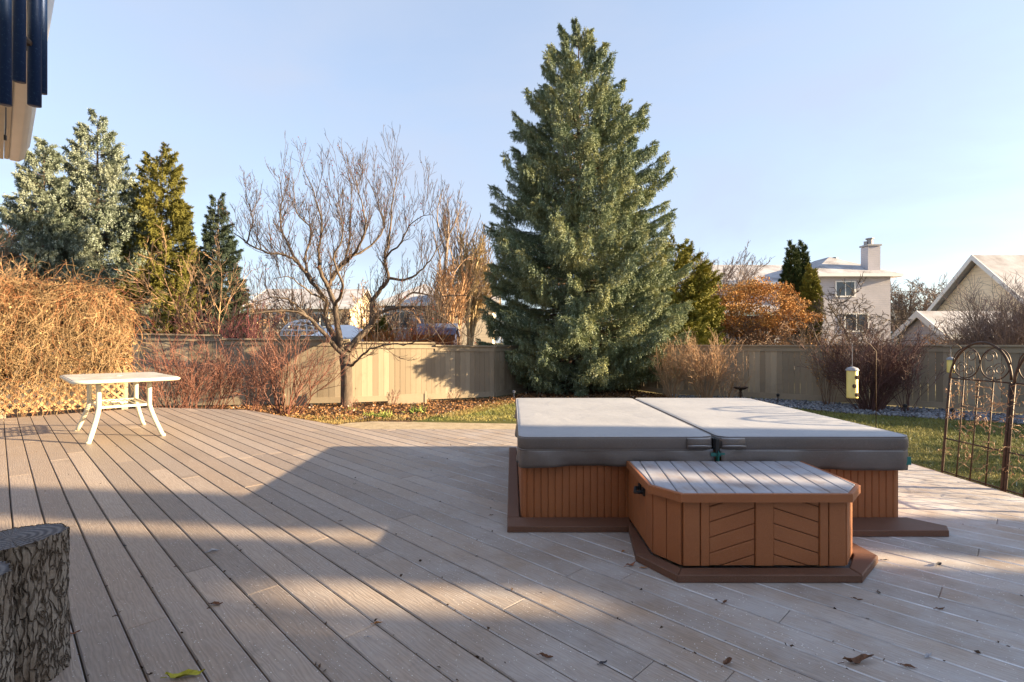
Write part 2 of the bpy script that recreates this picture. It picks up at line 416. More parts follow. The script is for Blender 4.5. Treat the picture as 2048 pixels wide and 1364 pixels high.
gr = k.noise(90, 4, .6, k.mp((1, .06, 1)))
c = k.mix(k.ramp(k.noise(5, 5, .6), (.45, 0.), (.7, .75)), (.33, .33, .37), (.21, .135, .095))
c = k.mix(k.ramp(gr, (.35, 0.), (.7, .35)), c, (.50, .51, .56)); k.col(c); k.bump(gr, .001, .5); M_LID = k.m
k = NT('cover_vinyl', .55, .4)
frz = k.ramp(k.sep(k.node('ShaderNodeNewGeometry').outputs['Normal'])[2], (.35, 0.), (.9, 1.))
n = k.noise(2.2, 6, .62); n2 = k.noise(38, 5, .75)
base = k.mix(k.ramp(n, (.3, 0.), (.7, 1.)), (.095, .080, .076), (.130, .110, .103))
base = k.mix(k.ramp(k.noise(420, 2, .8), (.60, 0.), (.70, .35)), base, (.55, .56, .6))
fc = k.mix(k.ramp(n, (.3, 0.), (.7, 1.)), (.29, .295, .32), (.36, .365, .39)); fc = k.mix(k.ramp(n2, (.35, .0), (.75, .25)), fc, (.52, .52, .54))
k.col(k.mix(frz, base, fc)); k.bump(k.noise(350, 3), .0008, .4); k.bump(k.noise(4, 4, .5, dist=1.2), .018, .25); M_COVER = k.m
M_TEAL = simple('teal_lining', (.03, .16, .15), .5)
M_BLACK = simple('black_plastic', (.02, .02, .022), .45)
k = NT('fence_board', .75, .2)
rnd = k.rnd(); c = k.mix(k.ramp(rnd, (0, 0.), (1, 1.)), (.225, .180, .128), (.38, .315, .23))
st = k.noise(9, 6, .65, k.mp((1, 1, .12))); c = k.mix(k.ramp(st, (.5, 0.), (.75, .5)), c, (.24, .195, .14))
c = k.mix(k.ramp(k.noise(1.7, 6, .7), (.52, 0.), (.75, .6)), c, (.17, .145, .11))
vo = k.node('ShaderNodeTexVoronoi', {'Vector': k.mp((1, 1, .5)), 'Scale': 4.5}).outputs['Distance']
c = k.mix(k.ramp(vo, (.05, .8), (.075, 0.)), c, (.07, .05, .035))
k.col(c); k.bump(st, .004, .4); M_FENCE = k.m
M_CREAM = simple('cream_paint_metal', (.60, .56, .43), .4, .12, spec=.5)
k = NT('table_glass_white', .3, .5); k.col(k.mix(k.ramp(k.noise(5, 7, .7), (.4, 0.), (.65, 1.)), (.62, .61, .58), (.42, .40, .36))); M_TTOP = k.m
k = NT('spruce_bark', .9); n = k.noise(12, 6, .7, k.mp((1, 1, .25))); k.col(k.mix(k.ramp(n, (.3, 0.), (.7, 1.)), (.09, .055, .04), (.20, .13, .095))); k.bump(n, .02, .8); M_SBARK = k.m
k = NT('grey_bark', .85); n = k.noise(14, 6, .7, k.mp((1, 1, .2))); k.col(k.mix(k.ramp(n, (.3, 0.), (.7, 1.)), (.055, .041, .032), (.150, .115, .088))); k.bump(n, .02, .9); M_BARK = k.m
M_BARKR = simple('reddish_twigs', (.20, .088, .062), .6, .35, 3, island=.4)
M_BARKT = simple('tan_twigs', (.44, .28, .16), .7, .3, 3, island=.35)
M_BARKP = simple('plum_twigs', (.135, .070, .062), .65, .35, 3, island=.4)
M_BARKG = simple('far_grey_twigs', (.26, .20, .165), .85, .3, .8, island=.3)
M_BARKB = simple('brown_twigs', (.20, .125, .085), .8, .3, 2, island=.35)
M_VINE = simple('golden_vine', (.31, .205, .105), .7, .5, 2.2, island=.6)
M_VINE2 = simple('rusty_vine', (.27, .115, .05), .75, .35, 2.2, island=.4)
M_VLEAF = foliage('dry_vine_leaf', [(.13, .075, .035), (.28, .175, .085), (.40, .28, .14)], fsc=3)
M_SPR = foliage('spruce_needles', [(.10, .145, .090), (.20, .245, .130), (.35, .345, .150)], (.48, .56, .46), .18, 1.1)
M_SPRB = foliage('blue_spruce_needles', [(.105, .14, .10), (.17, .205, .145), (.25, .275, .20)], (.42, .47, .42), .22, .7)
M_SPRO = foliage('olive_spruce_needles', [(.085, .085, .02), (.16, .15, .03), (.21, .19, .045)], None, .1, .7)
M_SPRD = foliage('dark_spruce_needles', [(.025, .045, .035), (.045, .065, .04), (.075, .085, .04)], None, .1, .7)
M_YEL = foliage('yellow_green_needles', [(.12, .13, .02), (.22, .21, .035), (.28, .25, .05)], None, .1, .7)
M_CED = foliage('cedar_foliage', [(.03, .055, .02), (.05, .075, .022), (.09, .10, .03)], None, .1, .8)
M_ORL = foliage('orange_dry_leaves', [(.28, .14, .05), (.48, .25, .08), (.62, .36, .12)], None, .1, .8)
M_REDL = foliage('red_orange_twigs', [(.40, .10, .03), (.55, .17, .05), (.60, .26, .08)], None, .1, 1.5)
M_GRASS = foliage('grass_blades', [(.12, .16, .04), (.26, .255, .07), (.42, .36, .13)], (.42, .46, .42), .06, 1.3)
M_DRYG = foliage('dry_grass', [(.24, .17, .06), (.34, .25, .10), (.42, .33, .15)], None, .1, 2)
M_LITTER = foliage('leaf_litter', [(.12, .055, .028), (.24, .12, .05), (.36, .20, .09)], (.5, .46, .42), .08, 2.5)
M_TUFT = foliage('iris_leaves', [(.16, .22, .05), (.24, .30, .07), (.32, .36, .10)], None, .1, 2.5)
M_FRUIT = foliage('dried_berries', [(.16, .02, .02), (.25, .05, .03), (.22, .08, .05)], None, .1, 3)
k = NT('lawn_ground', .9, .1); k.col(k.mix(k.ramp(k.noise(3, 7, .7), (.35, 0.), (.65, 1.)), (.055, .065, .022), (.14, .125, .045))); k.bump(k.noise(60, 5), .03, .7); M_LAWN = k.m
k = NT('soil', .95, .1); k.col(k.mix(k.ramp(k.noise(9, 7, .7), (.35, 0.), (.65, 1.)), (.05, .032, .022), (.15, .095, .062))); k.bump(k.noise(30, 7, .7), .05, .8); M_SOIL = k.m
k = NT('far_ground', .95, .1); k.col(k.mix(k.ramp(k.noise(.4, 7, .7), (.35, 0.), (.65, 1.)), (.10, .10, .045), (.20, .17, .10))); M_GROUND = k.m
k = NT('path_concrete', .9, .1); k.col(k.mix(k.ramp(k.noise(5, 7, .7), (.35, 0.), (.65, 1.)), (.30, .24, .165), (.42, .35, .25))); k.bump(k.noise(120, 5), .01, .5); M_PATH = k.m
k = NT('gravel_stone', .85, .2); k.col(k.mix(k.ramp(k.rnd(), (0, 0.), (1, 1.)), (.065, .07, .085), (.30, .31, .34))); M_ROCK = k.m
M_IRON = simple('rusted_iron', (.060, .038, .028), .55, .4, 20, bump=.4, metal=.4)
M_IRONL = simple('worn_iron_wire', (.11, .085, .07), .5, .3, 20, metal=.3)
M_FEED = simple('yellow_feeder', (.68, .55, .17), .4, .1, spec=.5)
M_FEEDT = simple('grey_feeder_cap', (.28, .28, .30), .5)
k = NT('log_bark', .95, .15)
b1 = k.node('ShaderNodeTexVoronoi', {'Vector': k.mp((1, 1, .20), src=k.node('ShaderNodeVectorMath', {0: k.co, 1: k.node('ShaderNodeVectorMath', {0: k.node('ShaderNodeTexNoise', {'Vector': k.co, 'Scale': 9.0, 'Detail': 4.0}).outputs[1], 'Scale': .07}, operation='SCALE').outputs[0]}, operation='ADD').outputs[0]), 'Scale': 60.0}, feature='DISTANCE_TO_EDGE').outputs[0]
n = k.noise(45, 6, .7); cr = k.ramp(k.math('MULTIPLY', b1, k.math('ADD', n, .5)), (.0, 0.), (.13, 1.))
c = k.mix(cr, (.115, .088, .068), (.285, .255, .22)); c = k.mix(k.ramp(k.noise(22, 7, .75, k.mp((1, 1, .4))), (.38, 0.), (.62, .75)), c, (.15, .118, .09)); c = k.mix(k.ramp(k.noise(6, 4), (.55, 0.), (.68, .5)), c, (.13, .085, .055))
k.col(c); k.bump(cr, .016, .9); k.bump(n, .006, .7); M_LBARK = k.m
k = NT('log_end_grain', .85, .2)
vv = k.node('ShaderNodeVectorMath', {0: k.co, 1: (1, 1, 0)}, operation='MULTIPLY').outputs[0]
rg = k.node('ShaderNodeTexWave', {'Vector': vv, 'Scale': 14.0, 'Distortion': 2.2, 'Detail': 3.0, 'Detail Scale': 1.0}, wave_type='RINGS', rings_direction='Z').outputs[0]
k.col(k.mix(k.ramp(k.noise(9, 5), (.3, 0.), (.7, .6)), k.mix(k.ramp(rg, (.2, 0.), (.9, 1.)), (.085, .092, .115), (.20, .21, .235)), (.13, .13, .145))); k.bump(rg, .003, .5); M_END = k.m
M_SPLIT = simple('bare_split_wood', (.15, .075, .035), .8, .4, 14, bump=.7, bsc=30)
k = NT('chime_tube', .45, .5); k.col(k.mix(k.ramp(k.noise(180, 3, .7), (.58, 0.), (.68, .5)), (.006, .030, .105), (.06, .13, .26))); k.b.inputs['Metallic'].default_value = .35; M_CHIME = k.m
M_SOFF = simple('beige_soffit', (.56, .47, .36), .6, .05)
M_GUT = simple('white_gutter', (.72, .69, .64), .35, .05, spec=.5)
M_STUCCO = simple('stucco_wall', (.55, .50, .42), .85, .1, 8, bump=.4, bsc=60)
def siding(name, a, b, scl=7.0):
    k = NT(name, .7, .2); z = k.sep(k.co)[2]; s = k.math('FRACT', k.math('MULTIPLY', z, scl))
    c = k.mix(k.ramp(k.noise(1.2, 4), (.3, 0.), (.7, 1.)), a, b); k.col(k.mix(k.ramp(s, (.0, .75), (.16, 0.)), c, tuple(v*.55 for v in a))); k.bump(s, .02, .6); return k.m
M_SIDG = siding('grey_siding', (.42, .40, .43), (.50, .47, .50))
M_SIDC = siding('cream_siding', (.88, .74, .55), (.92, .79, .60), 5.5)
M_SIDB = siding('beige_siding', (.46, .38, .28), (.55, .46, .35))
def roof(name, a, fr):
    k = NT(name, .85, .15); n = k.noise(.9, 6, .65); g = k.noise(14, 4, .6, k.mp((1, 3, 3)))
    c = k.mix(k.ramp(g, (.3, 0.), (.7, 1.)), a, tuple(v*1.5 for v in a)); k.col(k.mix(k.ramp(n, (.32, .15), (.62, 1.)), c, fr)); k.bump(g, .02, .5); return k.m
M_ROOF = roof('frosted_grey_shingle', (.15, .135, .13), (.44, .44, .47))
M_ROOFB = roof('brown_shingle', (.13, .09, .07), (.34, .31, .31))
M_WIN = simple('window_glass', (.035, .045, .06), .08, .1, spec=.8)
M_WHITE = simple('white_trim', (.75, .74, .72), .5, .04)
M_SNOW = simple('white_canvas', (.80, .80, .83), .7, .04)
# ------------------------------------------------------------------ deck
rnd = random.Random(4); rg = np.random.default_rng(4)
DECK = [(3.76, -3.0), (3.76, 6.78), (-1.98, 6.78), (-4.5, 8.72), (-6.35, 9.05), (-12.0, 3.4), (-12.0, -3.0)]
PITCH = .1456; PH = .362-2*PITCH
joint_px = [(540, 1176), (290, 1247), (385, 1142), (645, 1078), (755, 1106), (820, 1031), (1035, 1205), (1460, 1350), (965, 935), (150, 905), (1880, 1185), (1290, 1335)]
joints = {}
for px, py in joint_px:
    p = GP(px, py); s = (p.x+p.y)*R2; joints.setdefault(math.floor((s-PH)/PITCH), []).append((p.y-p.x)*R2)
dk = MB()
st2xy = lambda s, t, z: ((s-t)*R2, (s+t)*R2, z)
DP = [((x+y)*R2, (y-x)*R2) for x, y in DECK]
for i in range(-110, 80):
    s0 = PH+i*PITCH; s1 = s0+PITCH-.0055
    q = clip(clip(DP, (1, 0), s1), (-1, 0), -s0)
    if len(q) < 3: continue
    ts = [p[1] for p in q]; lo, hi = min(ts), max(ts)
    cuts = list(joints.get(i, []))
    t = lo+rnd.uniform(1.0, 4.8)
    while t < hi:
        if all(abs(t-c0) > 1.8 for c0 in cuts): cuts.append(t)
        t += rnd.uniform(3.6, 4.9)
    cuts = [lo-1]+sorted(cuts)+[hi+1]
    for a, b in zip(cuts, cuts[1:]):
        p = clip(clip(q, (0, 1), b-.0010), (0, -1), -(a+.0010))
        if len(p) < 3 or abs(area(p)) < .002: continue
        cham(dk, p, -.028, rnd.uniform(-.0012, .0004), .0045, st2xy, 0, 1, True)
deck = dk.build('deck', [M_DECK, M_EDGE]); tag(deck, kind='structure')
mb = MB(); prism(mb, [(x*.998, y*.998) for x, y in DECK], -.39, -.045)
o = mb.build('deck_substructure', M_UNDER); tag(o, kind='structure')
# rim boards round the outside of the deck
mb = MB()
for a, b in zip(DECK[:5], DECK[1:5]):
    a = Vector((*a, 0)); b = Vector((*b, 0)); d = (b-a).normalized(); n = Vector((d.y, -d.x, 0))
    mb.bar(a+n*.016+Vector((0, 0, -.155)), b+n*.016+Vector((0, 0, -.155)), .024, .30)
o = mb.build('deck_fascia', M_TRIM); tag(o, kind='structure')

# ------------------------------------------------------------------ hot tub
TX0, TX1, TY0, TY1 = .055, 2.48, 3.26, 5.40
tub = empty('hot_tub', ((TX0+TX1)/2, (TY0+TY1)/2, 0), 'brown slatted square hot tub under a grey folding vinyl cover, sunk into the deck', 'hot tub')
def rrect(x0, x1, y0, y1, r, n=6):
    pts = []
    for cx, cy, a0 in ((x1-r, y0+r, -90), (x1-r, y1-r, 0), (x0+r, y1-r, 90), (x0+r, y0+r, 180)):
        pts += [(cx+r*math.cos(math.radians(a0+90*i/n)), cy+r*math.sin(math.radians(a0+90*i/n))) for i in range(n+1)]
    return pts
def slat_ring(path, width, groove, inset):
    """closed outline cut into slats by shallow grooves"""
    out = []; n = len(path); L = 0; seg = []
    for i in range(n):
        a, b = path[i], path[(i+1) % n]; l = math.hypot(b[0]-a[0], b[1]-a[1])
        if l > 1e-6: seg.append((a, b, L, l)); L += l
    m = round(L/width); wdt = L/m
    def at(u):
        u %= L
        for a, b, s, l in seg:
            if s <= u <= s+l+1e-9:
                t = (u-s)/l; d = ((b[0]-a[0])/l, (b[1]-a[1])/l)
                return (a[0]+(b[0]-a[0])*t, a[1]+(b[1]-a[1])*t), (d[1], -d[0])
        return seg[-1][1], (0, 0)
    for j in range(m):
        for u, ins in ((j*wdt+groove*.5, inset), (j*wdt+groove, .001), (j*wdt+groove*1.6, 0), (j*wdt+wdt/2, 0), ((j+1)*wdt-groove*.6, 0), ((j+1)*wdt, .001), ((j+1)*wdt+groove*.1, inset)):
            p, nn = at(u); out.append((p[0]-nn[0]*ins, p[1]-nn[1]*ins))
    return out
mb = MB(); ring = slat_ring(rrect(TX0, TX1, TY0, TY1, .07), .0445, .006, .007); n = len(ring)
V = [(x, y, z) for z in (.0, .46) for x, y in ring]
mb.add(V, [(i, (i+1) % n, n+(i+1) % n, n+i) for i in range(n)]); mb.build('cabinet', M_CAB, tub)
def pillow(x0, x1, y0, y1, z0, z1, r, nx=30, ny=30, sag=.012, seed=0, corner=.07):
    """soft-edged foam panel: a rounded slab with a slightly uneven top"""
    mb = MB(); rg = np.random.default_rng(seed); prof = []
    h = z1-z0
    for a in np.linspace(-90, 90, 13):
        ca, sa = math.cos(math.radians(a)), math.sin(math.radians(a)); prof.append((r*(1-abs(ca)**.55), (z0+z1)/2+math.copysign(abs(sa)**.62, sa)*h/2))
    base = rrect(x0, x1, y0, y1, corner, 5); cx, cy = (x0+x1)/2, (y0+y1)/2; P = []
    # resample outline finely
    path = []
    for i in range(len(base)):
        a, b = base[i], base[(i+1) % len(base)]; m = max(1, int(math.hypot(b[0]-a[0], b[1]-a[1])/.06))
        path += [(a[0]+(b[0]-a[0])*j/m, a[1]+(b[1]-a[1])*j/m) for j in range(m)]
    n = len(path); V = []
    wob = [math.sin(i*.31+seed)*.003+math.sin(i*.13)*.003 for i in range(n)]
    rings = [(ins, z) for ins, z in prof]+[(.16, z1), (.35, z1-.001), (1e9, z1-.001)]
    for ins, z in rings:
        for i, (x, y) in enumerate(path):
            dx, dy = cx-x, cy-y
            hx, hy = (x1-x0)/2, (y1-y0)/2
            f = min(1, ins/min(hx, hy))
            bul = math.sin(math.pi*(z-z0)/h)*wob[i] if ins < .1 else 0
            V.append((x+dx*f*(1 if ins > .1 else 1)+0, y+dy*f, z+(wob[i] if .1 <= ins < .2 else 0)*.15+0)) if ins > .1 else V.append((x+dx/hx*min(ins, hx)*(abs(dx)/hx > .0)+0-(-dx/abs(dx+1e-9))*0, y+dy/hy*ins, z+bul))
    k = len(rings)
    Fs = [(r0*n+i, r0*n+(i+1) % n, (r0+1)*n+(i+1) % n, (r0+1)*n+i) for r0 in range(k-1) for i in range(n)]
    mb.add(V, Fs); return mb
XM = 1.275
for j, (a, b) in enumerate(((.035, XM-.008), (XM+.008, 2.505))):
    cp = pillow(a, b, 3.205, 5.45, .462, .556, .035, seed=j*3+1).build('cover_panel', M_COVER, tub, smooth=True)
    for zz, ii in ((.5495, .009), (.4685, .009)):
        pp = MB(); ol = rrect(a+ii, b-ii, 3.205+ii, 5.45-ii, .065, 6); pp.tube([(x, y, zz+.002*math.sin(x*9+y*5)) for x, y in ol]+[(ol[0][0], ol[0][1], zz)], .0048, 6, cap=False); pp.build('piping', M_COVER, tub, smooth=True)
    # hanging skirt, wavy at the hem
    sk = MB(); ins = .012; path = []
    pts = [(XM+(-.02 if j == 0 else .02), 3.205+ins)]
    x_out = .035+ins if j == 0 else 2.505-ins; sg = -1 if j == 0 else 1
    pts += [(x_out-sg*.06, 3.205+ins), (x_out-sg*.015, 3.205+ins+.018), (x_out, 3.205+ins+.06), (x_out, 5.44), (XM, 5.44)]
    P2 = []
    for p, q in zip(pts, pts[1:]):
        m = max(1, int(math.hypot(q[0]-p[0], q[1]-p[1])/.03)); P2 += [(p[0]+(q[0]-p[0])*i/m, p[1]+(q[1]-p[1])*i/m) for i in range(m)]
    P2.append(pts[-1]); n = len(P2); V = []
    for r_, z in enumerate(np.linspace(.475, .355, 7)):
        for i, (x, y) in enumerate(P2):
            t = r_/6; wv = (math.sin(i*.42+j*2)*.013+math.sin(i*.17+1)*.013+math.sin(i*.9+t*3)*.006)*t
            fr = 1 if y < 3.25 else 0
            zz = z+(math.sin(i*.085+j*1.4)*.018+math.sin(i*.23)*.006+(.02*math.exp(-i*.25) if fr else 0))*t
            V.append((x+sg*(0 if fr else wv), y-fr*(wv+.006*t+.010*math.sin(t*math.pi)), zz))
    sk.add(V, [(r_*n+i, r_*n+i+1, (r_+1)*n+i+1, (r_+1)*n+i) for r_ in range(6) for i in range(n-1)])
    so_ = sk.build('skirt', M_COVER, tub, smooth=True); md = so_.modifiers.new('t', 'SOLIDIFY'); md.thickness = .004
    # front grab patch and stitching
    hx = XM-.115 if j == 0 else XM+.10
    hb = MB(); V = []
    for t in np.linspace(-1, 1, 9):
        for u in (-1, 1):
            V.append((hx+u*.072, 3.205-.006-.012*(1-t*t), .512+t*.036))
    hb.add(V, [(2*i, 2*i+1, 2*i+3, 2*i+2) for i in range(8)]); ho = hb.build('grab_patch', M_COVER, tub, smooth=True); ho.modifiers.new('t', 'SOLIDIFY').thickness = .006
    hb = MB(); hb.tube([(hx-.072, 3.185, .495), (hx-.03, 3.176, .499), (hx+.03, 3.176, .499), (hx+.072, 3.185, .495)], .007, 6); hb.build('grab_handle', M_COVER, tub, smooth=True)
mb = MB(); mb.box((XM, 4.33, .505), (.03, 2.21, .07)); mb.build('cover_hinge', M_BLACK, tub)
mb = MB(); mb.bar((XM, 3.198, .47), (XM, 3.198, .385), .05, .004); l2 = MB(); l2.box((2.478, 3.222, .400), (.03, .012, .05)); l2.build('lining', M_TEAL, tub); mb.box((XM+.002, 3.197, .445), (.085, .012, .02)); mb.build('lining', M_TEAL, tub)
mb = MB(); mb.box((XM-.004, 3.190, .50), (.020, .012, .085)); mb.build('buckle_strap', M_BLACK, tub)

# trim boards round tub and step
tr = empty('base_trim', (1.27, 3.1, 0), 'maroon trim boards lying on the deck round the foot of the tub and step', 'trim')
def board(poly, z0=.002, z1=.038, w=.005):
    mb = MB(); cham(mb, poly, z0, z1, w); return mb
SO = [(.70, 3.10), (.645, 2.68), (.785, 2.44), (1.66, 2.44), (1.895, 2.665), (1.87, 3.02)]     # outer outline round the step
SI = [(.728, 3.20), (.728, 2.68), (.828, 2.522), (1.652, 2.522), (1.782, 2.685), (1.782, 3.20)]
for poly in ([(-.03, 3.09), (.698, 3.09), (.752, 3.252), (-.03, 3.252)], [(-.03, 3.255), (.048, 3.255), (.048, 5.42), (-.03, 5.42)],
             [SO[0], SI[0], SI[1], SO[1]], [SO[1], SI[1], SI[2], SO[2]], [SO[2], SI[2], SI[3], SO[3]], [SO[3], SI[3], SI[4], SO[4]], [SO[4], SI[4], SI[5], SO[5]],
             [(1.873, 3.02), (2.565, 3.02), (2.62, 3.10), (2.49, 3.252), (1.785, 3.252), (1.785, 3.205)]):
    c = (sum(p[0] for p in poly)/len(poly), sum(p[1] for p in poly)/len(poly))
    poly = [(p[0]+(c[0]-p[0])*.004, p[1]+(c[1]-p[1])*.004) for p in poly]
    board(poly).build('trim_board', M_TRIM, tr)

# ------------------------------------------------------------------ step box
sb = empty('spa_steps', (1.25, 2.9, 0), 'wide brown step box with frosted plank lid and chevron front panels against the hot tub', 'steps')
ZB = .375
def wall_board(a, b, z0, z1, out, depth=.014, inset=0.0):
    """a flat board on the vertical face a-b (2-D points), out = outward normal"""
    mb = MB(); a = Vector(a); b = Vector(b); d = (b-a).normalized(); L = (b-a).length; o_ = Vector(out)
    cham(mb, [(0, z0), (L, z0), (L, z1), (0, z1)], 0, depth, .003, lambda u, v, h: (a.x+d.x*u+o_.x*h, a.y+d.y*u+o_.y*h, v)); return mb
core = [(.745, 3.24), (.745, 2.69), (.842, 2.545), (1.640, 2.545), (1.765, 2.695), (1.765, 3.24)]
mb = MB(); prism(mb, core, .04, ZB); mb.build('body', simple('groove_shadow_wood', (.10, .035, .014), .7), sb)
def face_boards(a, b, widths, name='side_board'):
    a = Vector(a); b = Vector(b); d = (b-a); L = d.length; d = d/L; out = (d.y, -d.x); u = .0015; tot = sum(widths)
    for w_ in widths:
        w1 = w_/tot*L
        o = wall_board(a+d*u, a+d*(u+w1-.003), .042, ZB, out).build(name, M_PANEL, sb); u += w1
face_boards(core[5], core[4], (1, 1, 1, 1)); face_boards(core[1], core[0], (1, 1, 1, 1)[::-1])
# left and right chamfers
for a, b in ((core[1], core[2]), (core[3], core[4])):
    pass
def fb2(a, b, ws):
    a = Vector(a); b = Vector(b); d = b-a; L = d.length; d = d/L; out = Vector((d.y, -d.x)); u = .001
    for w_ in ws:
        w1 = w_*L/sum(ws); wall_board(a+d*u, a+d*(u+w1-.003), .042, ZB, out).build('side_board', M_PANEL, sb); u += w1
fb2(core[1], core[2], (1, 1)); fb2(core[3], core[4], (1, 1)); fb2(core[0], core[1], (1, 1, 1, 1)); fb2(core[4], core[5], (1, 1, 1, 1))
# front face: stiles and chevron panels
FY = 2.545; X0, X1 = core[2][0], core[3][0]; Wd = X1-X0
stiles = [(0, .082), (.085, .128), (.405-.045, .405+.045), (Wd-.128, Wd-.085), (Wd-.082, Wd)]
mc = Wd/2; stiles[2] = (mc-.045, mc+.045)
for a, b in stiles:
    wall_board((X0+a+.001, FY), (X0+b-.001, FY), .042, ZB, (0, -1), .016).build('stile', M_PANEL, sb)
for (a, b, sg) in ((.129, mc-.046, 1), (mc+.046, Wd-.129, -1)):
    mb = MB(); sl_ = .32*sg
    nrm2 = (-sl_/math.hypot(1, sl_), 1/math.hypot(1, sl_)); rect = [(a, .042), (b, .042), (b, ZB), (a, ZB)]
    c0 = .042*nrm2[1]+nrm2[0]*(a if sg < 0 else b)-.02
    k_ = 0
    while k_ < 9:
        lo, hi = c0+k_*.073, c0+(k_+1)*.073-.004
        q = clip(clip(rect, nrm2, hi), (-nrm2[0], -nrm2[1]), -lo)
        if len(q) >= 3 and abs(area(q)) > .0005: cham(mb, q, 0, .009, .003, lambda u, v, h: (X0+u, FY-h, v))
        k_ += 1
    mb.build('chevron_panel', M_PANEL, sb)
LID = [(.712, 3.20), (.705, 2.66), (.822, 2.50), (1.655, 2.50), (1.80, 2.66), (1.80, 3.20)]
def inset(poly, w):
    c = (1.25, 2.95); return [(p[0]+(c[0]-p[0])*w, p[1]+(c[1]-p[1])*w) for p in poly]
mb = MB()
for i in range(5):
    a, b = LID[i], LID[i+1]; ia, ib = inset(LID, .035)[i], inset(LID, .035)[i+1]
    cham(mb, [a, b, ib, ia], ZB-.012, ZB+.030, .004)
mb.build('lid_edging', M_PANEL, sb)
mb = MB(); inn = inset(LID, .037); x = .70
ang = math.radians(-6); nb_ = (math.cos(ang), math.sin(ang))
lo_ = min(p[0]*nb_[0]+p[1]*nb_[1] for p in inn); hi_ = max(p[0]*nb_[0]+p[1]*nb_[1] for p in inn)
u = lo_-.03
while u < hi_:
    q = clip(clip(inn, nb_, u+.088), (-nb_[0], -nb_[1]), -u)
    if len(q) >= 3 and abs(area(q)) > 4e-4: cham(mb, q, ZB, ZB+.031, .004)
    u += .0925
mb.build('lid_planks', M_LID, sb)
mb = MB(); mb.tube([(.732, 2.93, .315), (.702, 2.93, .312), (.692, 2.89, .30), (.702, 2.85, .312), (.732, 2.85, .315)], .011, 6); mb.box((.728, 2.93, .315), (.012, .04, .04)); mb.box((.728, 2.85, .315), (.012, .04, .04)); mb.build('handle', M_BLACK, sb)

# ------------------------------------------------------------------ patio table
tc_ = (-4.94, 6.47); tb = empty('patio_table', (*tc_, 0), 'cream metal patio table with a pale rounded top standing empty on the deck', 'table', rz=math.radians(135))
def tlocal(mb, name, mat, smooth=False):
    o = link(name, mb.mesh(name), mat, tb, smooth); return o
mb = MB(); out = rrect(-.80, .80, -.50, .50, .14, 8); cham(mb, out, .692, .722, .008); tlocal(mb, 'table_top', M_TTOP)
mb = MB(); ri = rrect(-.803, .803, -.503, .503, .143, 8); n = len(ri)
mb.tube([(x, y, .700) for x, y in ri]+[(ri[0][0], ri[0][1], .700)], .017, 8); tlocal(mb, 'rim', M_CREAM, True)
mb = MB(); mb.lathe([(.03, .7225), (.034, .7245), (.034, .727), (.02, .728), (.018, .7235)], sides=20); tlocal(mb, 'umbrella_ring', M_CREAM)
for sx in (-1, 1):
    for sy in (-1, 1):
        mb = MB(); P = []
        for t in np.linspace(0, 1, 12):
            z = .69*(1-t)
            k_ = .0 if t < .45 else ((t-.45)/.55)**1.25
            P.append((sx*(.43+.17*k_), sy*(.245+.11*k_), z))
        mb.tube(P, [.026]*11+[.022], 8); mb.lathe([(.0, 0), (.027, .0), (.027, .02), (.02, .025)], (P[-1][0], P[-1][1], 0), 8); tlocal(mb, 'leg', M_CREAM, True)
mb = MB(); z = .38
for sy in (-1, 1): mb.bar((-.44, sy*.24, z), (.44, sy*.24, z), .016, .03)
for sx in (-1, 1): mb.bar((sx*.43, -.24, z+.001), (sx*.43, .24, z+.001), .016, .028)
for i in range(-3, 4): mb.bar((-.43, i*.062, z+.005), (.43, i*.062, z+.005), .012, .008)
mb.lathe([(.085, z-.005), (.09, z), (.09, z+.02), (.08, z+.02), (.08, z-.005)], sides=18); tlocal(mb, 'shelf_rack', M_CREAM)
mb = MB()
for sy in (-1, 1): mb.bar((-.7, sy*.25, .683), (.7, sy*.25, .683), .03, .02)
tlocal(mb, 'under_frame', M_CREAM)

# ------------------------------------------------------------------ logs
def log(cx, cy, r, h, seed, label):
    rg = np.random.default_rng(seed); root = empty('log_stump', (cx, cy, 0), label, 'log')
    from mathutils import noise as MN
    n = 200; m = 80; V = []; ph = rg.uniform(0, 6, 6)
    for j in range(m+1):
        z = h*j/m
        for i in range(n):
            a = 2*math.pi*i/n
            rr = r*(1+.05*math.sin(2*a+ph[0])+.035*math.sin(3*a+ph[1])+.02*math.sin(7*a+ph[2]+z*2)+.012*math.sin(13*a+ph[3]+z*5)+.10*math.exp(-z/.05)*(.6+.4*math.sin(5*a+ph[4])))
            cx_, sx_ = math.cos(a), math.sin(a); w1 = MN.noise(Vector((cx_*3, sx_*3, z*5+seed)))*.6
            rd = abs(MN.noise(Vector((cx_*9+w1, sx_*9+w1, z*3.2+seed)))); r2_ = abs(MN.noise(Vector((cx_*19, sx_*19, z*13+seed))))
            rr += .026*min(.30, rd)-.006+.011*min(.3, r2_)+.003*MN.noise(Vector((cx_*60, sx_*60, z*60)))
            V.append((rr*math.cos(a), rr*math.sin(a), z+(.005*math.sin(a+ph[5])+.0012*rg.normal() if j == m else 0)))
    mb = MB(); mb.add(V, [(j*n+i, j*n+(i+1) % n, (j+1)*n+(i+1) % n, (j+1)*n+i) for j in range(m) for i in range(n)])
    o = link('bark', mb.mesh('bark'), M_LBARK, root, True)
    top = V[m*n:]; mb = MB(); VV = []
    for s_ in (.985, .9, .6, .3, .02): VV += [(x*s_, y*s_, (z-h)*s_+h-.002) for x, y, z in top]
    mb.add(VV, [(k_*n+i, k_*n+(i+1) % n, (k_+1)*n+(i+1) % n, (k_+1)*n+i) for k_ in range(4) for i in range(n)]+[tuple(4*n+i for i in range(n))])
    link('cut_end', mb.mesh('cut_end'), M_END, root)
    return root, r, h
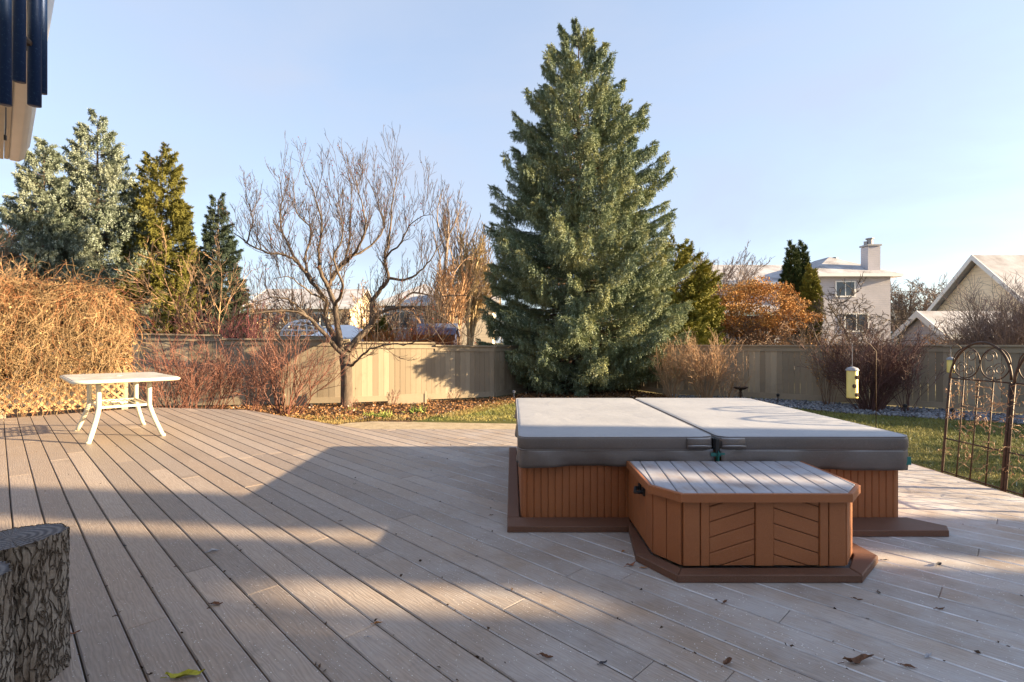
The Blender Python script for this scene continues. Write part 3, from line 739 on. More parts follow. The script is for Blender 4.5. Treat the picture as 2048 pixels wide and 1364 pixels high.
rt, r_, h_ = log(-1.70, 1.745, .142, .478, 5, 'tall grey barked log standing on end at the front left of the deck')
mb = MB(); a0 = math.radians(-93)
for s_, w_, d_ in ((0, .013, .006),):
    V = []
    for z in np.linspace(.01, .47, 14):
        for a in np.linspace(a0-.13, a0+.10, 6):
            rr = r_*1.0+.020+.003*math.sin(z*40+a*20); V.append((rr*math.cos(a+.02*math.sin(z*14)), rr*math.sin(a+.02*math.sin(z*14)), z))
    mb.add(V, [(j*6+i, j*6+i+1, (j+1)*6+i+1, (j+1)*6+i) for j in range(13) for i in range(5)])
o = link('bare_strip', mb.mesh('bare_strip'), M_SPLIT, rt, True); o.modifiers.new('t', 'SOLIDIFY').thickness = .02
log(-1.60, 1.475, .118, .462, 9, 'shorter log at the left frame edge in front of the tall grey barked log')

# ------------------------------------------------------------------ garden trellis
def arc(c, r, a0, a1, n=20): return [(c[0]+r*math.cos(math.radians(a0+(a1-a0)*i/n)), c[1]+r*math.sin(math.radians(a0+(a1-a0)*i/n))) for i in range(n+1)]
def spiral(c, r0, r1, a0, turns, n=26):
    return [(c[0]+(r0+(r1-r0)*i/n)*math.cos(math.radians(a0+360*turns*i/n)), c[1]+(r0+(r1-r0)*i/n)*math.sin(math.radians(a0+360*turns*i/n))) for i in range(n+1)]
for j, (ya, yb, lab) in enumerate(((4.57, 4.01, 'left arched panel of the black iron scroll trellis at the deck edge'), (3.985, 3.42, 'right arched panel of the iron scroll trellis cut by the photo edge'))):
    t = empty('trellis_panel', (3.83, (ya+yb)/2, G), lab, 'trellis', 'arched iron trellis panels')
    w_ = ya-yb
    M3 = lambda u, z: (3.815+.085*max(z, -.4)+.002, ya-u*w_, z)       # u 0..1 along the panel
    zt, zm, zb = .825, .29, .0
    for u in (0, 1):
        mb = MB(); mb.tube([M3(u, G), M3(u, 0), M3(u, .4), M3(u, zt)], .0105 if u == 0 else .013, 8); mb.build('post', M_IRON, t, True)
    c_ = (.5, zt); mb = MB(); pts = [(.5+.5*math.cos(math.radians(180-a)), zt+.315*math.sin(math.radians(a))) for a in range(0, 181, 8)]
    mb.tube([M3(u, z) for u, z in pts], .010, 7); mb.build('arch', M_IRON, t, True)
    for z in (zt, zm, zb):
        mb = MB(); mb.tube([M3(0, z), M3(.5, z), M3(1, z)], .0065, 6); mb.build('rail', M_IRON, t, True)
    for u in (.26, .5, .74):
        mb = MB(); mb.tube([M3(u+rnd.uniform(-.01, .01), zt), M3(u, .4), M3(u+rnd.uniform(-.01, .01), zb-.02)], .0055, 6); mb.build('upright', M_IRON, t, True)
    q = lambda L_: [M3(.5+x/w_, z) for x, z in L_]
    for sx in (-1, 1):
        mb = MB(); mb.tube(q(arc((sx*.133, zt+.142), .130, 0, 352, 34)), .005, 6); mb.build('scroll_ring', M_IRON, t, True)
        mb = MB()
        mb.tube(q(spiral((sx*.085, zt+.20), .058, .018, 200 if sx < 0 else -20, 1.35*sx)), .004, 5)
        mb.tube(q(spiral((sx*.175, zt+.10), .052, .018, 20 if sx < 0 else 160, 1.35*-sx)), .004, 5)
        mb.tube(q(spiral((sx*.10, zt+.075), .045, .015, 90, 1.3*sx)), .004, 5)
        mb.build('scroll', M_IRONL, t, True)
    # dead vine remains clinging to it
    vb = MB(); rg = np.random.default_rng(31+j); Q = []
    for i in range(125):
        u, z = rg.uniform(0, 1), rg.choice([rg.uniform(.45, .82), rg.uniform(.1, .5)], p=[.65, .35])
        if rg.random() < .7: u = round(u*4)/4+rg.normal()*.04
        p = np.array(M3(u, z)); P = [p]; d = nrm(rg.normal(0, 1, 3)*(.5, 1, 1))
        for k_ in range(7): d = nrm(d+rg.normal(0, .55, 3)*(.5, 1, 1)+(0, 0, -.05)); p = p+d*rg.uniform(.010, .026); P.append(p)
        vb.tube(P, np.linspace(.0028, .0014, len(P)), 4); Q += P
    leaves(vb, Q, 130, .022, rg, .012)
    vo_ = vb.build('dead_vine', M_BARKT); tag(vo_, ('dry tan vine scraps tangled on the left trellis panel', 'dry vine scraps tangled on the right trellis panel')[j], 'dead vine', 'vine scraps on the trellis')

# ------------------------------------------------------------------ eave of the house and wind chime
hs = empty('house', (-4.5, 1.0, G), 'beige soffit and white gutter of the house eave above the left edge', 'house')
E0 = Vector((-3.43, 3.58, 2.40)); d45 = Vector((-R2, R2, 0)); nin = Vector((-R2, -R2, 0))
def quadstrip(a0, a1, off0, off1, z0, z1):
    mb = MB(); A = E0+d45*a0+nin*off0; B = E0+d45*a1+nin*off0
    mid = (z0+z1)/2; c0 = E0+nin*(off0+off1)/2
    mb.bar(c0+d45*a0+Vector((0, 0, z0-2.40+(z1-z0)/2)), c0+d45*a1+Vector((0, 0, z0-2.40+(z1-z0)/2)), abs(off1-off0), z1-z0); return mb
quadstrip(-6, 0, .075, .135, 2.395, 2.415).build('soffit_board', M_SOFF, hs)
quadstrip(-6, 0, .138, .62, 2.405, 2.42).build('soffit', M_SOFF, hs)
quadstrip(-6, -.003, .05, .072, 2.40, 2.56).build('fascia', M_SOFF, hs)
mb = MB(); prof = [(.048, 2.53), (.048, 2.41), (.04, 2.402), (.0, 2.402), (-.03, 2.43), (-.035, 2.48), (-.055, 2.52), (-.058, 2.54), (-.05, 2.54)]
V = []
for s_ in (-6, .01):
    for o_, z in prof: p = E0+d45*s_+nin*o_; V.append((p.x, p.y, z))
n = len(prof); mb.add(V, [(i, i+1, n+i+1, n+i) for i in range(n-1)]); mb.add([V[n+i] for i in range(n)], [tuple(range(n))])
g_ = mb.build('gutter', M_GUT, hs, True); g_.modifiers.new('t', 'SOLIDIFY').thickness = .003
mb = MB(); a = E0+d45*.05; V = [E0+d45*.03+nin*(-.03)+Vector((0, 0, .15)), E0-d45*6+nin*(-.03)+Vector((0, 0, .15)), E0-d45*6+nin*3+Vector((0, 0, 1.3)), E0+d45*.03+nin*3+Vector((0, 0, 1.3))]
mb.add([tuple(v) for v in V]+[(v.x, v.y, v.z+.03) for v in V], [(0, 1, 2, 3), (7, 6, 5, 4), (0, 4, 5, 1), (1, 5, 6, 2), (2, 6, 7, 3), (3, 7, 4, 0)]); mb.build('roof', M_ROOFB, hs)
mb = MB(); c0 = E0+nin*.70; mb.bar(c0-d45*6+Vector((0, 0, -1.4)), c0-d45*.10+Vector((0, 0, -1.4)), .15, 2.79); mb.build('wall', M_STUCCO, hs)
# cable clip hanging under the soffit
mb = MB(); p = W(12, 215, 2.6); mb.tube([p, p+Vector((.0, 0, -.10)), p+Vector((-.004, 0, -.14))], .0025, 5); mb.tube([p+Vector((-.004, 0, -.14)), p+Vector((-.004, 0, -.165))], .006, 6); mb.build('light_clip', M_BLACK, hs)
wc = empty('wind_chime', (-1.13, 1.2, 1.69), 'blue metal tube wind chime hanging from the eave at top left', 'wind chime')
def tube_at(px0, px1, pyb, Y):
    a, b = W(px0, pyb, Y), W(px1, pyb, Y); r = (b.x-a.x)/2; mb = MB(); c = (a+b)/2
    mb.tube([(c.x, c.y, c.z), (c.x, c.y, 2.28)], r, 18); mb.build('chime_tube', M_CHIME, wc, True); return c
for a in ((-5, 20, 208, 1.14), (28, 49, 163, 1.10), (58, 80, 211, 1.22), (74, 92, 186, 1.30), (-44, -22, 190, 1.24)): tube_at(*a)
mb = MB(); c = W(20, 78, 1.19); mb.lathe([(.0, -.006), (.038, -.006), (.040, 0), (.038, .006), (0, .006)], (c.x, c.y, c.z), 20); mb.tube([c, (c.x, c.y, 2.33)], .0012, 4); mb.build('striker', simple('dark_wood_disc', (.07, .045, .03), .5), wc)
mb = MB(); mb.lathe([(0, 2.28), (.075, 2.28), (.08, 2.29), (.075, 2.30), (0, 2.30)], (c.x+.01, c.y, 0), 20); mb.tube([(c.x, c.y, 2.3), (-1.16, 1.24, 2.40)], .002, 4); mb.build('top_disc', M_BLACK, wc)

# ------------------------------------------------------------------ fallen leaves on the deck
def leaf_mesh(seed, L, curl, wd=.5, fold=.5):
    rg = np.random.default_rng(seed); V = []; nx, ny = 9, 6
    for i in range(nx):
        u = i/(nx-1); wv = wd*L*math.sin(math.pi*min(1, u*1.02+.01))**.7*(1-.25*u)
        for j in range(ny):
            v = j/(ny-1)*2-1
            x = (u-.5)*L; y = v*wv*.5; z = abs(v)*wv*fold+curl*L*(u-.5)**2*2+L*.06*math.sin(u*9+seed)*abs(v)+.003
            V.append((x+L*.03*rg.normal(), y*(1-.35*fold), z+L*.02*rg.normal()))
    V = np.array(V); V[:, 2] -= V[:, 2].min()-.001
    mb = MB(); mb.add(V, [(i*ny+j, i*ny+j+1, (i+1)*ny+j+1, (i+1)*ny+j) for i in range(nx-1) for j in range(ny-1)])
    mb.tube([(-L*.5, 0, V[:, 2].mean()*.6), (-L*.68, L*.03, .004)], .0014, 4)
    return mb
M_LF = {'brown': simple('brown_leaf', (.14, .065, .035), .7, .4, 60), 'red': simple('russet_leaf', (.24, .09, .045), .7, .4, 60), 'yellow': simple('yellow_green_leaf', (.34, .33, .035), .6, .3, 40),
        'grey': simple('frosted_leaf', (.36, .37, .41), .8, .4, 60), 'dark': simple('dark_leaf', (.045, .045, .055), .7, .4, 60), 'orange': simple('orange_leaf', (.42, .20, .07), .7, .3, 60), 'green': simple('green_leaf', (.14, .20, .03), .6, .3, 40)}
# (px, py, length m, colour, label)
mb = MB(); P = []
while len(P) < 240:
    px, py = rg.uniform(0, 2048), rg.uniform(870, 1364)
    q = GP(px, py); s = (q.x+q.y)*R2
    if rg.random() < .8: s = PH+round((s-PH)/PITCH)*PITCH-.003+rg.normal()*.004
    t = (q.y-q.x)*R2; x, y = (s-t)*R2, (s+t)*R2
    if x > 3.7 or (-.1 < x < 2.7 and 2.4 < y < 5.6): continue
    P.append((x, y, rg.uniform(-.004, .003)))
P = np.array(P); n = len(P); s_ = rg.uniform(.006, .026, n)*rg.uniform(.6, 1, n)
mb.inst(LEAF[0], LEAF[1], P, frames(np.stack([rg.normal(0, 1, n), rg.normal(0, 1, n), rg.uniform(-.1, .5, n)], 1), rg), np.stack([s_*.7, s_, s_], 1))
tag(mb.build('deck_debris', simple('debris', (.075, .045, .03), .8, .4, 50, island=.4)), kind='stuff')
LV = [(372, 1352, .135, 'yellow', 'large curled yellow-green leaf on the deck near the bottom left'), (426, 1103, .085, 'grey', 'frosted grey leaf standing up beside a board gap on the left boards'),
      (433, 1209, .075, 'brown', 'folded brown leaf right of the logs, below the frosted leaf'), (1262, 1131, .10, 'red', 'curled russet leaf lying just left of the step box trim'),
      (1288, 1136, .05, 'orange', 'small orange leaf tip beside the curled russet leaf at the step trim'), (1718, 1323, .155, 'brown', 'long glossy brown rolled leaf at the bottom right of the deck'),
      (1818, 1334, .065, 'brown', 'small brown leaf caught in the gap right of the rolled leaf'), (1857, 1312, .065, 'grey', 'pale grey frosted leaf by a dark board gap at bottom right'),
      (1206, 1327, .05, 'dark', 'small round blue-black leaf at the bottom middle of the deck'), (1092, 1315, .075, 'brown', 'dark maroon leaf wedged in a gap, left of the blue-black leaf'),
      (1455, 1328, .08, 'brown', 'maroon leaf wedged in a gap, right of the blue-black leaf'), (1450, 1205, .06, 'brown', 'thin brown leaf in the board gap in front of the step box'),
      (1525, 1155, .03, 'green', 'tiny green leaf poking from under the step trim'), (755, 1247, .055, 'orange', 'little tan leaf at a board joint in the sunlit patch'),
      (738, 1274, .035, 'grey', 'tiny pale leaf below the tan leaf in the sunlit patch'), (1880, 1219, .06, 'brown', 'pointed brown leaf upright in a gap at the right'),
      (1716, 1200, .055, 'brown', 'thin dark stalked leaf right of the step box trim corner'), (1878, 1130, .075, 'dark', 'long dark twisted leaf lying in a gap right of the trim'),
      (1770, 1121, .05, 'dark', 'small dark leaf just behind the right end of the step trim'), (1247, 1103, .05, 'orange', 'orange leaf by the inner corner of the step trim'),
      (1230, 1040, .05, 'orange', 'orange leaf resting where tub and step box meet'), (682, 1042, .035, 'brown', 'tiny brown leaf in the middle of the shaded boards'),
      (983, 1031, .04, 'brown', 'little brown leaf left of the tub trim'), (710, 968, .03, 'dark', 'dark speck of leaf in the tub shadow near its left tip'),
      (845, 915, .035, 'dark', 'small dark leaf just inside the far edge of the tub shadow'), (853, 887, .05, 'brown', 'brown leaf on the sunlit boards behind the tub shadow'),
      (234, 893, .035, 'brown', 'small brown leaf in a gap in front of the table'), (212, 866, .03, 'brown', 'small brown leaf beside the front table leg'), (146, 1268, .06, 'red', 'russet leaf tip against the foot of the logs'),
      (285, 1155, .035, 'dark', 'little dark curled leaf on the second board right of the logs'), (250, 1092, .04, 'dark', 'black crumpled leaf in the gap at the left sun streak'), (868, 860, .04, 'dark', 'dark leaf at the back edge of the deck')]
for i, (px, py, L_, c_, lab) in enumerate(LV):
    p = GP(px, py, 0.002); mb = leaf_mesh(i+3, L_*(.72 if L_ < .12 else .85), rnd.uniform(.05, .3), rnd.uniform(.3, .5) if px != 1718 else .24, rnd.uniform(.15, .45))
    o = link('fallen_leaf', mb.mesh('fallen_leaf'), M_LF[c_], None, True); o.location = p; o.rotation_euler = (0, 0, rnd.uniform(-.5, .9) if px not in (372, 1718) else .25)
    tag(o, lab, 'leaf', 'fallen leaves on the deck')
# ------------------------------------------------------------------ ground
def sheet(name, poly, z, mat, sub=0):
    me = D.meshes.new(name); bm = bmesh.new(); vs_ = [bm.verts.new((x, y, z)) for x, y in poly]; f = bm.faces.new(vs_)
    if f.normal.z < 0: f.normal_flip()
    bmesh.ops.triangulate(bm, faces=bm.faces); bm.to_mesh(me); bm.free()
    return tag(link(name, me, mat), kind='structure')
bm_ = MB(); bm_.add([(-900, -300, G), (900, -300, G), (900, 1800, G), (-900, 1800, G)], [(0, 1, 2, 3)]); tag(bm_.build('ground', M_GROUND), kind='structure')
FL = [(-15.5, 12.2), (-8.7, 12.25), (-7.0, 12.4), (-4.06, 12.9), (-.5, 14.3), (2.6, 20.0)]
FR = [(2.6, 20.0), (4.45, 15.1), (6.3, 14.35), (8.0, 13.2), (9.84, 11.75), (12.2, 9.35), (15.2, 5.9)]
lawn = [(-15.5, 9.0), (-3.2, 9.0), (-1.9, 10.0), (-1.5, 10.9), (.2, 13.2), (4.6, 13.4), (6.3, 12.4), (7.2, 11.2), (9.2, 10.0), (11.4, 7.6), (14, 4.5), (14, -3), (3.7, -3), (3.7, 6.5), (-2, 6.6), (-15.5, 6)]
sheet('lawn', lawn, G+.004, M_LAWN)
sheet('soil_bed', [(-15.5, 9.1), (-3.2, 9.1), (-1.95, 10.0), (-1.5, 10.9), (.2, 13.2), (4.6, 13.4), (4.5, 15.0), (2.6, 19.9), (-.5, 14.2), (-4.0, 12.8), (-7, 12.3), (-15.5, 12.1)], G+.008, M_SOIL)
sheet('gravel_bed', [(4.6, 13.35), (6.3, 12.35), (7.2, 11.15), (9.2, 9.95), (11.4, 7.6), (15, 4.0), (15.1, 5.8), (12.15, 9.3), (9.8, 11.65), (8.0, 13.1), (6.3, 14.25), (4.5, 15.0)], G+.012, M_SOIL)
sheet('path', [(-3.55, 9.0), (-3.1, 9.75), (-2.7, 9.95), (.2, 9.65), (3.0, 9.5), (3.0, 8.9), (.2, 9.0)], G+.016, M_PATH)

def inpoly(P, poly):
    x, y = P[:, 0], P[:, 1]; c = np.zeros(len(P), bool); n = len(poly)
    for i in range(n):
        (x0, y0), (x1, y1) = poly[i], poly[i-1]
        m = ((y0 > y) != (y1 > y)) & (x < (x1-x0)*(y-y0)/((y1-y0) or 1e-9)+x0); c ^= m
    return c
def scatter(poly, n, rng):
    a = np.array(poly); P = rng.uniform(a.min(0), a.max(0), (n, 2)); return P[inpoly(P, poly)]
BLADE = (np.array([[-.5, 0, 0], [.5, 0, 0], [.25, .18, .55], [0, .5, 1]], float), np.array([(0, 1, 2), (0, 2, 3)]))
def grass(name, polys, n, h, w_, mat, rng, label=None, z=G, lean=.5):
    mb = MB()
    for poly in polys:
        P = scatter(poly, n, rng); m = len(P); Dv = np.stack([rng.normal(0, lean, m), rng.normal(0, lean, m), np.ones(m)], 1)
        s_ = h*rng.uniform(.5, 1.3, m); mb.inst(BLADE[0], BLADE[1], np.c_[P, np.full(m, z)], frames(Dv, rng), np.stack([np.full(m, w_), s_, s_], 1))
    o = mb.build(name, mat); tag(o, kind='stuff'); return o
rg = np.random.default_rng(11)
grass('lawn_grass', [[(3.8, 3.6), (8.6, 3.6), (10.4, 8.4), (9.1, 9.95), (7.2, 11.1), (6.3, 12.3), (4.6, 13.3), (.2, 13.1), (-1.5, 10.9), (-1.75, 10.1), (3.9, 9.8)]], 150000, .050, .0075, M_GRASS, rg)
grass('dry_grass', [[(-5.2, 9.05), (-3.65, 9.05), (-3.15, 9.8), (-2.6, 10.1), (-1.8, 10.1), (-1.5, 10.8), (-3.0, 10.75), (-5.0, 10.6)], [(-1.6, 10.6), (-1.2, 10.5), (.3, 13.3), (-.3, 13.4)]], 16000, .055, .012, M_DRYG, rg)
# leaf litter on the bed
mb = MB(); P = scatter([(-6, 9.9), (-1.9, 10.1), (-1.4, 11), (.2, 13.1), (4.4, 13.4), (4.3, 15), (2.6, 19), (-.4, 14.1), (-4, 12.7), (-7, 12.3)], 26000, rg); m = len(P)
Dv = np.stack([rg.normal(0, 1, m), rg.normal(0, 1, m), rg.uniform(-.15, .5, m)], 1); s_ = rg.uniform(.03, .075, m)
mb.inst(LEAF[0], LEAF[1], np.c_[P, np.full(m, G+.018)+rg.uniform(0, .03, m)], frames(Dv, rg), np.stack([s_*.7, s_, s_], 1)); tag(mb.build('leaf_litter', M_LITTER), kind='stuff')
# gravel
ico = bmesh.new(); bmesh.ops.create_icosphere(ico, subdivisions=1, radius=1); IV = np.array([v.co[:] for v in ico.verts]); IF = np.array([[v.index for v in f.verts] for f in ico.faces]); ico.free()
IV = IV*(1+.18*np.random.default_rng(2).normal(size=(len(IV), 1)))
mb = MB(); P = scatter([(4.6, 13.35), (6.3, 12.35), (7.2, 11.15), (9.2, 9.95), (11.4, 7.7), (12.15, 9.3), (9.8, 11.65), (8.0, 13.1), (6.3, 14.25), (4.5, 15.0)], 16000, rg); m = len(P); s_ = rg.uniform(.018, .05, m)
mb.inst(IV, IF, np.c_[P, np.full(m, G+.015)], frames(rg.normal(size=(m, 3)), rg), np.stack([s_, s_*rg.uniform(.6, 1, m), s_*rg.uniform(.5, .9, m)], 1)); tag(mb.build('gravel', M_ROCK), kind='stuff')
def tuft(px, py, Y, h, n, label, mat=M_TUFT):
    p = W(px, py, Y); p.z = G+.01; rg = np.random.default_rng(int(px)); mb = MB(); P = np.c_[p.x+rg.normal(0, .09, n), p.y+rg.normal(0, .06, n), np.full(n, G)]
    Dv = np.stack([rg.normal(0, .45, n), rg.normal(0, .45, n), np.ones(n)], 1); s_ = h*rg.uniform(.6, 1.2, n)
    mb.inst(BLADE[0], BLADE[1], P, frames(Dv, rg), np.stack([np.full(n, .018), s_, s_], 1)); tag(mb.build('iris_clump', mat), label, 'plant', 'leafy clumps in the bed')
tuft(770, 838, 10.4, .17, 70, 'pale green leafy clump nearest the path'); tuft(745, 838, 10.6, .13, 50, 'lower pale clump left of the leafy clump by the path'); tuft(832, 828, 11.2, .18, 60, 'darker green upright clump beside the lawn tip'); tuft(704, 822, 11.6, .10, 30, 'tiny yellowish sprout near the foot of the bare tree')

# ------------------------------------------------------------------ fence: one thing per straight run
def fence(pts, ztops, label, seed, holes=0):
    rg = random.Random(seed); a, b = pts; root = empty('board_fence', (*a, G), label, 'fence', 'tan board fence panels round the yard')
    A, B = Vector(a), Vector(b); d = B-A; L = d.length; d /= L; nn = Vector((d.y, -d.x))     # nn towards the yard
    mb = MB(); u = 0; z0 = G+.05
    def ztop(u): return ztops[0]+(ztops[1]-ztops[0])*u/L
    while u < L-.02:
        w_ = min(.138, L-u); gap = .004+(.009 if rg.random() < (.45 if holes else .1) else 0); zt = ztop(u)-.05
        o_ = rg.uniform(0, .004); c0 = A+d*(u+gap/2); c1 = A+d*(u+w_-gap/2)
        V = [(p.x+nn.x*(o_+q), p.y+nn.y*(o_+q), z) for q in (0, .018) for p in (c0, c1) for z in (z0, zt)]
        mb.add(V, [(0, 1, 3, 2), (4, 6, 7, 5), (0, 4, 5, 1), (2, 3, 7, 6), (0, 2, 6, 4), (1, 5, 7, 3)]); u += .138
    mb.build('boards', M_FENCE, root)
    mb = MB(); e = .022
    P = lambda u, o, z: (A.x+d.x*u+nn.x*o, A.y+d.y*u+nn.y*o, z)
    mb.bar(P(0, .03, ztops[0]-.02), P(L, .03, ztops[1]-.02), .13, .038); mb.build('cap_rail', M_FENCE, root)
    mb = MB(); mb.bar(P(0, .033, ztops[0]-.105), P(L, .033, ztops[1]-.105), .020, .13); mb.build('top_band', M_FENCE, root)
    mb = MB(); mb.bar(P(0, .030, G+.11), P(L, .030, G+.11), .020, .14); mb.build('kick_board', M_FENCE, root)
    k_ = max(1, int(L/2.3))
    for i in range(k_+1):
        mb = MB(); u = L*i/k_; u = min(max(u, .05), L-.05); mb.box(P(u, -.065, (ztop(u)+G)/2-.03), (.09, .09, ztop(u)-G-.06), math.atan2(d.y, d.x)); mb.build('post', M_FENCE, root)
zl = {0: (1.36, 1.36), 1: (1.36, 1.33), 2: (1.245, 1.225), 3: (1.165, 1.135), 4: (1.06, 1.06)}
labs = ['far left run of tan fence behind the vine screen', 'tan fence run half hidden by the red-stemmed dogwood', 'shaded tan fence run behind the many-stemmed shrub left of the bare tree', 'sunlit tan fence run between the bare tree and the big spruce', 'tan fence run hidden behind the left of the big spruce']
for i in range(5):
    zt = zl[i]
    if i == 3:   # the step down in height half way
        mid = (-2.05, 13.69); fence((FL[3], mid), (1.165, 1.150), 'sunlit tan fence run just right of the bare tree trunk', 13); fence((mid, FL[4]), (1.085, 1.055), 'lower tan fence run dappled by the shadow of the big spruce', 14)
    else: fence((FL[i], FL[i+1]), zt, labs[i], i)
labs = ['tan fence run hidden behind the right of the big spruce', 'shaded fence run behind the tan twiggy bushes', 'shaded fence run left of the burgundy bush, with light through its gaps', 'shaded fence run behind the burgundy bush', 'shaded fence run seen through the iron trellis', 'fence run beyond the right edge of the photo']
for i in range(6): fence((FR[i], FR[i+1]), (1.075, 1.075) if i < 3 else (1.085, 1.10), labs[i], 20+i, 1)
# two short support boards left leaning at the fence foot
for i, (px, w_, lab) in enumerate(((815, .9, 'short board box at the foot of the sunlit fence'), (590, .5, 'short low board at the foot of the shaded fence behind the shrub'))):
    p = W(px, 800, 12.75 if i == 0 else 12.3); mb = MB(); a = math.radians(20 if i == 0 else 8); mb.box((p.x, p.y, G+.14), (w_, .03, .24), a)
    for s_ in (-1, 1): mb.box((p.x+s_*w_/2*math.cos(a), p.y+s_*w_/2*math.sin(a)-.005, G+.16), (.05, .05, .32), a)
    tag(mb.build('edging_board', M_FENCE), lab, 'board')

# ------------------------------------------------------------------ the big spruce
conifer('spruce_tree', 'tallest spruce with ascending upper branches standing in the fence corner behind the hot tub', 'tree', (2.12, 16.4, G), 11.62, 3.05, 7, (M_SPR, M_SBARK), nb=440, tiers=30, lat=42, per=9, tl=.115, tw=.025, hang=.8, low=.035, tip=.36, jit=.20, lf=.30,
        prof=lambda h: float(np.interp(h, [0, .05, .1, .3, .5, .65, .78, .85, .9, .96, 1], [.86, .95, 1.0, .98, .84, .66, .49, .36, .235, .12, .02])))
# ------------------------------------------------------------------ apple tree
rng = np.random.default_rng(21); root = empty('apple_tree', (-4.02, 12.3, G), 'bare spreading fruit tree with upright water sprouts in front of the left fence', 'tree')
mb = MB(); tw_ = MB(); tips = []; YA = 12.3
def z3(x, y, dep=0): return np.array(W(400+x/2.236, 250+y/2.236, YA+dep))
limbs = [([(655, 1290, 0), (656, 1180, 0), (654, 1090, 0), (645, 1030, 0)], .145, .125),
 ([(645, 1030, 0), (600, 985, -.1), (540, 915, -.3), (470, 850, -.5), (400, 832, -.7), (300, 835, -.9), (230, 845, -1.0)], .075, .02),
 ([(470, 850, -.5), (410, 790, -.6), (330, 770, -.8), (250, 800, -1.0)], .035, .01),
 ([(632, 1000, 0), (585, 920, .1), (560, 860, .2), (562, 790, .2), (500, 700, .1), (440, 620, 0), (385, 585, -.1), (300, 570, -.3), (210, 525, -.4), (150, 480, -.5)], .085, .015),
 ([(632, 1000, 0), (620, 930, -.1), (605, 810, -.2), (578, 730, -.2), (590, 690, -.1), (640, 620, 0), (668, 520, .1), (672, 400, .1), (680, 260, .2)], .09, .012),
 ([(660, 1010, 0), (710, 950, .1), (765, 895, .3), (770, 800, .4), (810, 730, .4), (845, 685, .5), (825, 600, .5), (850, 480, .6), (862, 330, .6), (880, 230, .6)], .10, .012),
 ([(765, 895, .3), (800, 845, .1), (870, 820, 0), (960, 815, -.1), (1060, 850, -.2), (1140, 900, -.3), (1215, 960, -.3)], .06, .01),
 ([(678, 1075, 0), (710, 1045, -.3), (760, 1005, -.5), (840, 982, -.8), (930, 978, -1.0), (1010, 955, -1.1), (1060, 935, -1.2)], .035, .008),
 ([(578, 730, -.2), (540, 660, -.5), (530, 560, -.6), (545, 450, -.6), (520, 330, -.7), (470, 210, -.7)], .055, .01),
 ([(845, 685, .5), (930, 690, .3), (1000, 640, .2), (1060, 560, .1), (1130, 450, 0)], .04, .008),
 ([(440, 620, 0), (400, 540, .4), (360, 440, .7), (370, 330, .9), (350, 220, .9)], .045, .01),
 ([(210, 525, -.4), (240, 420, -.5), (200, 320, -.6)], .02, .008),
 ([(590, 690, -.1), (650, 600, .8), (740, 560, 1.3), (820, 470, 1.5), (800, 360, 1.6), (750, 240, 1.7)], .05, .01),
 ([(500, 700, .1), (470, 600, 1.0), (500, 480, 1.4), (430, 380, 1.5), (420, 240, 1.6)], .045, .01),
 ([(825, 600, .5), (900, 520, .1), (950, 430, -.1), (1040, 400, -.3)], .03, .008),
 ([(640, 620, 0), (700, 560, -.8), (740, 450, -1.1), (720, 340, -1.2), (690, 230, -1.2)], .04, .01),
 ([(870, 820, 0), (950, 750, .4), (1050, 770, .4), (1180, 760, .3), (1280, 780, .2)], .035, .007),
 ([(562, 790, .2), (480, 740, -.4), (400, 680, -.8), (330, 690, -.9)], .03, .008),
 ([(605, 810, -.2), (640, 720, -.9), (600, 600, -1.2), (640, 480, -1.3), (610, 350, -1.3)], .045, .01),
 ([(870, 820, 0), (850, 900, -.1), (845, 975, -.1)], .012, .005),
 ([(960, 815, -.1), (1020, 880, -.3), (1060, 930, -.4), (1110, 1000, -.4)], .02, .005)]
Pq = dict(seg=(5, 4, 3), wob=(.07, .12, .12), trop=(.20, .20, .14), kids=(5, 2, 0), t0=(.15, .15, 0), ang=(.60, .6, .6), lr=(.52, .5, .5), lev=2, rmin=.0034, rr=.55)
for li, (pl, r0, r1) in enumerate(limbs):
    P = [z3(*q) for q in pl]; pp = [P[0]]
    for i in range(len(P)-1):       # Catmull-Rom
        p0 = P[max(0, i-1)]; p1 = P[i]; p2 = P[i+1]; p3 = P[min(len(P)-1, i+2)]
        for t in (.25, .5, .75, 1): pp.append(.5*((2*p1)+(-p0+p2)*t+(2*p0-5*p1+4*p2-p3)*t*t+(-p0+3*p1-3*p2+p3)*t**3)+rng.normal(0, .012 if li else 0, 3))
    n = len(pp); rad = r0+(r1*.7-r0)*np.linspace(0, 1, n)**.75
    if li == 0: rad = np.interp(np.arange(n), [0, 2, n-1], [.19, .145, .13])
    mb.tube(pp, rad, 10 if li == 0 else 7, cap=False)
    if li == 0: continue
    Lt = sum(np.linalg.norm(pp[i+1]-pp[i]) for i in range(n-1)); K = int(Lt*10)
    for k_ in range(K):
        t = .18+.82*rng.random(); i = min(n-2, int(t*(n-1))); q = pp[i]; dd = nrm(pp[i+1]-pp[i]); rv = rng.normal(0, 1, 3); rv = nrm(rv-dd*rv.dot(dd))
        up = .9 if rng.random() < .40+.45*t else .15
        droop = -.9 if (li in (1, 6, 7, 19, 16) and rng.random() < .3) else 0
        d0 = nrm(dd*.35+rv*.7+np.array([0, 0, up+droop])); ll = rng.uniform(.35, .85)*(1.05 if up > .5 else .6)*(1+.32*t)
        grow(tw_, q, d0, ll, max(.0050, min(.0095, rad[i]*.36)), 0, Pq, rng, tips)
mb.build('trunk', M_BARK, root, True); tw_.build('twigs', simple('fruit_tree_twigs', (.080, .056, .044), .75, .3, 3, island=.3), root)
fb = MB(); T = np.array(tips); P = T[rng.integers(0, len(T), 500)]+rng.normal(0, .015, (500, 3)); s_ = rng.uniform(.008, .016, 500)
